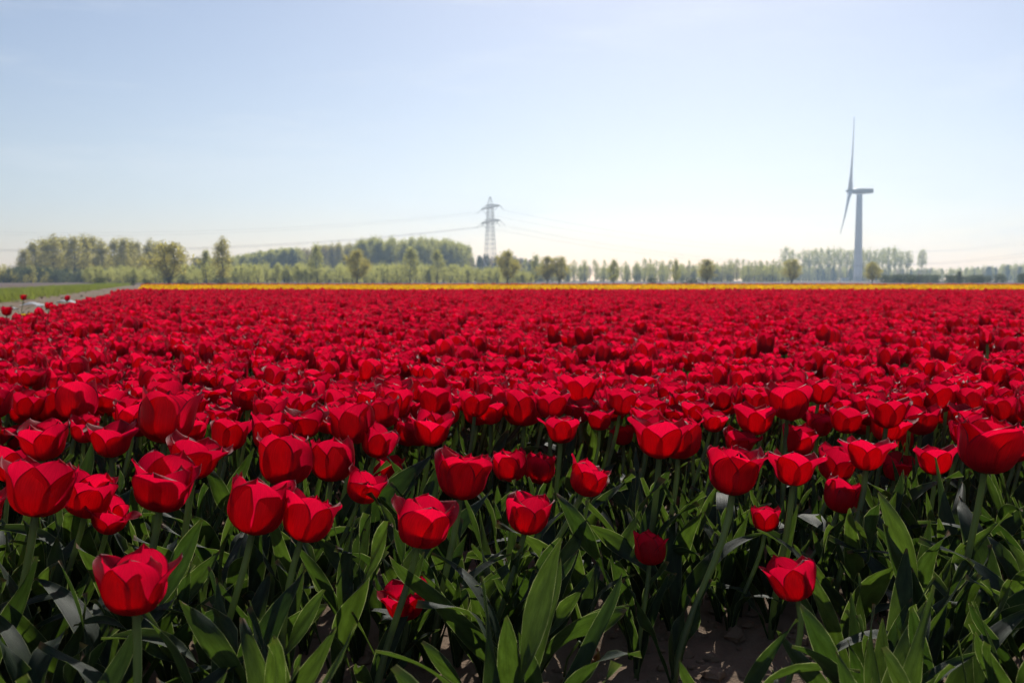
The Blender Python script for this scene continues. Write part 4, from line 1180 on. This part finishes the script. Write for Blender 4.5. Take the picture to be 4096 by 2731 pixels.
FAR_RED, FAR_YEL, FAR_ORG = 31.0, 55.0, 78.0
r2 = np.random.default_rng(5)
def field_points(d0, d1, dens, half, extra):
    """jittered grid of plants in a wedge seen from the camera"""
    st = 1 / math.sqrt(dens)
    P = []
    for y in np.arange(d0, d1, st):
        wd = half * y + extra
        xs = np.arange(-wd, wd, st) + r2.uniform(0, st)
        xs = xs + r2.normal(0, st * .32, len(xs)); ysj = y + r2.normal(0, st * .36, len(xs))
        ok = (xs > -1.15 + EDGE * ysj + r2.exponential(.06, len(xs)) - .08)
        P.append(np.stack([xs[ok], ysj[ok]], 1))
    return np.concatenate(P)
A = field_points(2.85, FAR_RED, 92, .56, .6)
# the strip where the counted tulips stand is kept free of copies
tk = np.array(taken)
near = A[:, 1] < 4.4
keep = np.ones(len(A), bool)
for i in np.where(near)[0]:
    dd = np.hypot(tk[:, 0] - A[i, 0], tk[:, 1] - A[i, 1]).min()
    keep[i] = dd > (.085 if A[i, 1] < 2.9 else .072)
A = A[keep]
# flanks beside the frame, for a viewer who steps aside
Bf = field_points(1.0, 2.85, 40, 1.1, .6)
Bf = Bf[np.abs(Bf[:, 0]) > .60 * Bf[:, 1] + .02]
A = np.concatenate([A, Bf])
n = len(A)
hz = np.clip(r2.normal(1.0, .065, n), .82, 1.24) + .05 * vnoise(A[:, 0] + 40, A[:, 1] + 3, 9, 1.2)
ws = np.clip(r2.normal(.86, .085, n), .66, 1.1)
scatter('red_tulip_field', np.stack([A[:, 0], A[:, 1], np.zeros(n)], 1), np.stack([r2.normal(0, .05, n), r2.normal(.0, .05, n), r2.normal(0, .5, n)], 1),
        np.stack([ws, ws, hz], 1), r2.integers(0, len(picks), n), red_col, 'unbroken mass of red tulips stretching back to the yellow strip', 'tulip field')
def leaf_clump(seed):
    r = random.Random(seed); mb = MB(); a0 = r.uniform(0, 6.28)
    for k in range(5):
        V, F, UV = LEAF_ARR[r.choice([i for i, st in enumerate(STYLES) if st == 'erect' or r.random() < .2])]
        a = a0 + k * 1.3; c, s_ = math.cos(a), math.sin(a); V = V * r.uniform(.75, 1.05); ox, oy = r.gauss(0, .02), r.gauss(0, .02)
        mb.add(np.stack([V[:, 0] * c - V[:, 1] * s_ + ox, V[:, 0] * s_ + V[:, 1] * c + oy, V[:, 2] - .01], 1), F, UV)
    return mb.mesh('leaf_clump', [M_leaf])
lc = proto_collection('field_leaf_clump', [leaf_clump(500 + k) for k in range(10)])
A = field_points(1.9, 11.0, 54, .57, .6); n = len(A)
s_ = np.clip(r2.normal(.70, .10, n), .45, .98)
scatter('tulip_foliage', np.stack([A[:, 0], A[:, 1], np.zeros(n)], 1), np.stack([np.zeros(n), np.zeros(n), r2.uniform(0, 6.28, n)], 1), np.stack([s_ * .72, s_ * .72, s_ * 1.22], 1),
        r2.integers(0, 10, n), lc, 'tangled grey-green tulip leaves filling the gaps under the blooms', 'tulip leaves')
def bed(name, d0, d1, dens, col, nv, label):
    st = 1 / math.sqrt(dens); P = []
    for y in np.arange(d0, d1, st):
        xs = np.arange(-.365 * y, .60 * y, st); xs = xs + r2.normal(0, st * .3, len(xs))
        ok = xs > -1.6 + EDGE * y
        P.append(np.stack([xs[ok], y + r2.normal(0, st * .3, ok.sum())], 1))
    A = np.concatenate(P); n = len(A); s = np.clip(r2.normal(1.05, .06, n), .85, 1.25)
    scatter(name, np.stack([A[:, 0], A[:, 1], np.zeros(n)], 1), np.stack([np.zeros(n), np.zeros(n), r2.uniform(0, 6.28, n)], 1), np.stack([s * 1.3, s * 1.3, s], 1),
            r2.integers(0, nv, n), col, label, 'tulip field')
bed('yellow_tulip_bed', FAR_RED + .5, FAR_YEL, 40, yel_col, 8, 'bright yellow band of tulips beyond the red field')
bed('orange_tulip_bed', FAR_YEL + .7, FAR_ORG, 10, org_col, 6, 'thin orange-red line of tulips behind the yellow band')

# ------------------------------------------------------------------ haze
HAZE = 0.0004
if HAZE:
    mb = MB(); mb.add(*box((0, 650, 62), (2620, 1720, 128)))
    t = NT('haze_air')
    pv = t.n('ShaderNodeVolumePrincipled'); pv.inputs['Color'].default_value = (0.6, 0.8, 1.0, 1); pv.inputs['Density'].default_value = HAZE
    pv.inputs['Anisotropy'].default_value = 0.5
    t.l(pv.outputs[0], t.out.inputs['Volume'])
    o = link(bpy.data.objects.new('haze', mb.mesh('haze', [t.m], smooth=False)))
    tag(o, 'thin spring haze over the fields', 'haze', kind='stuff')
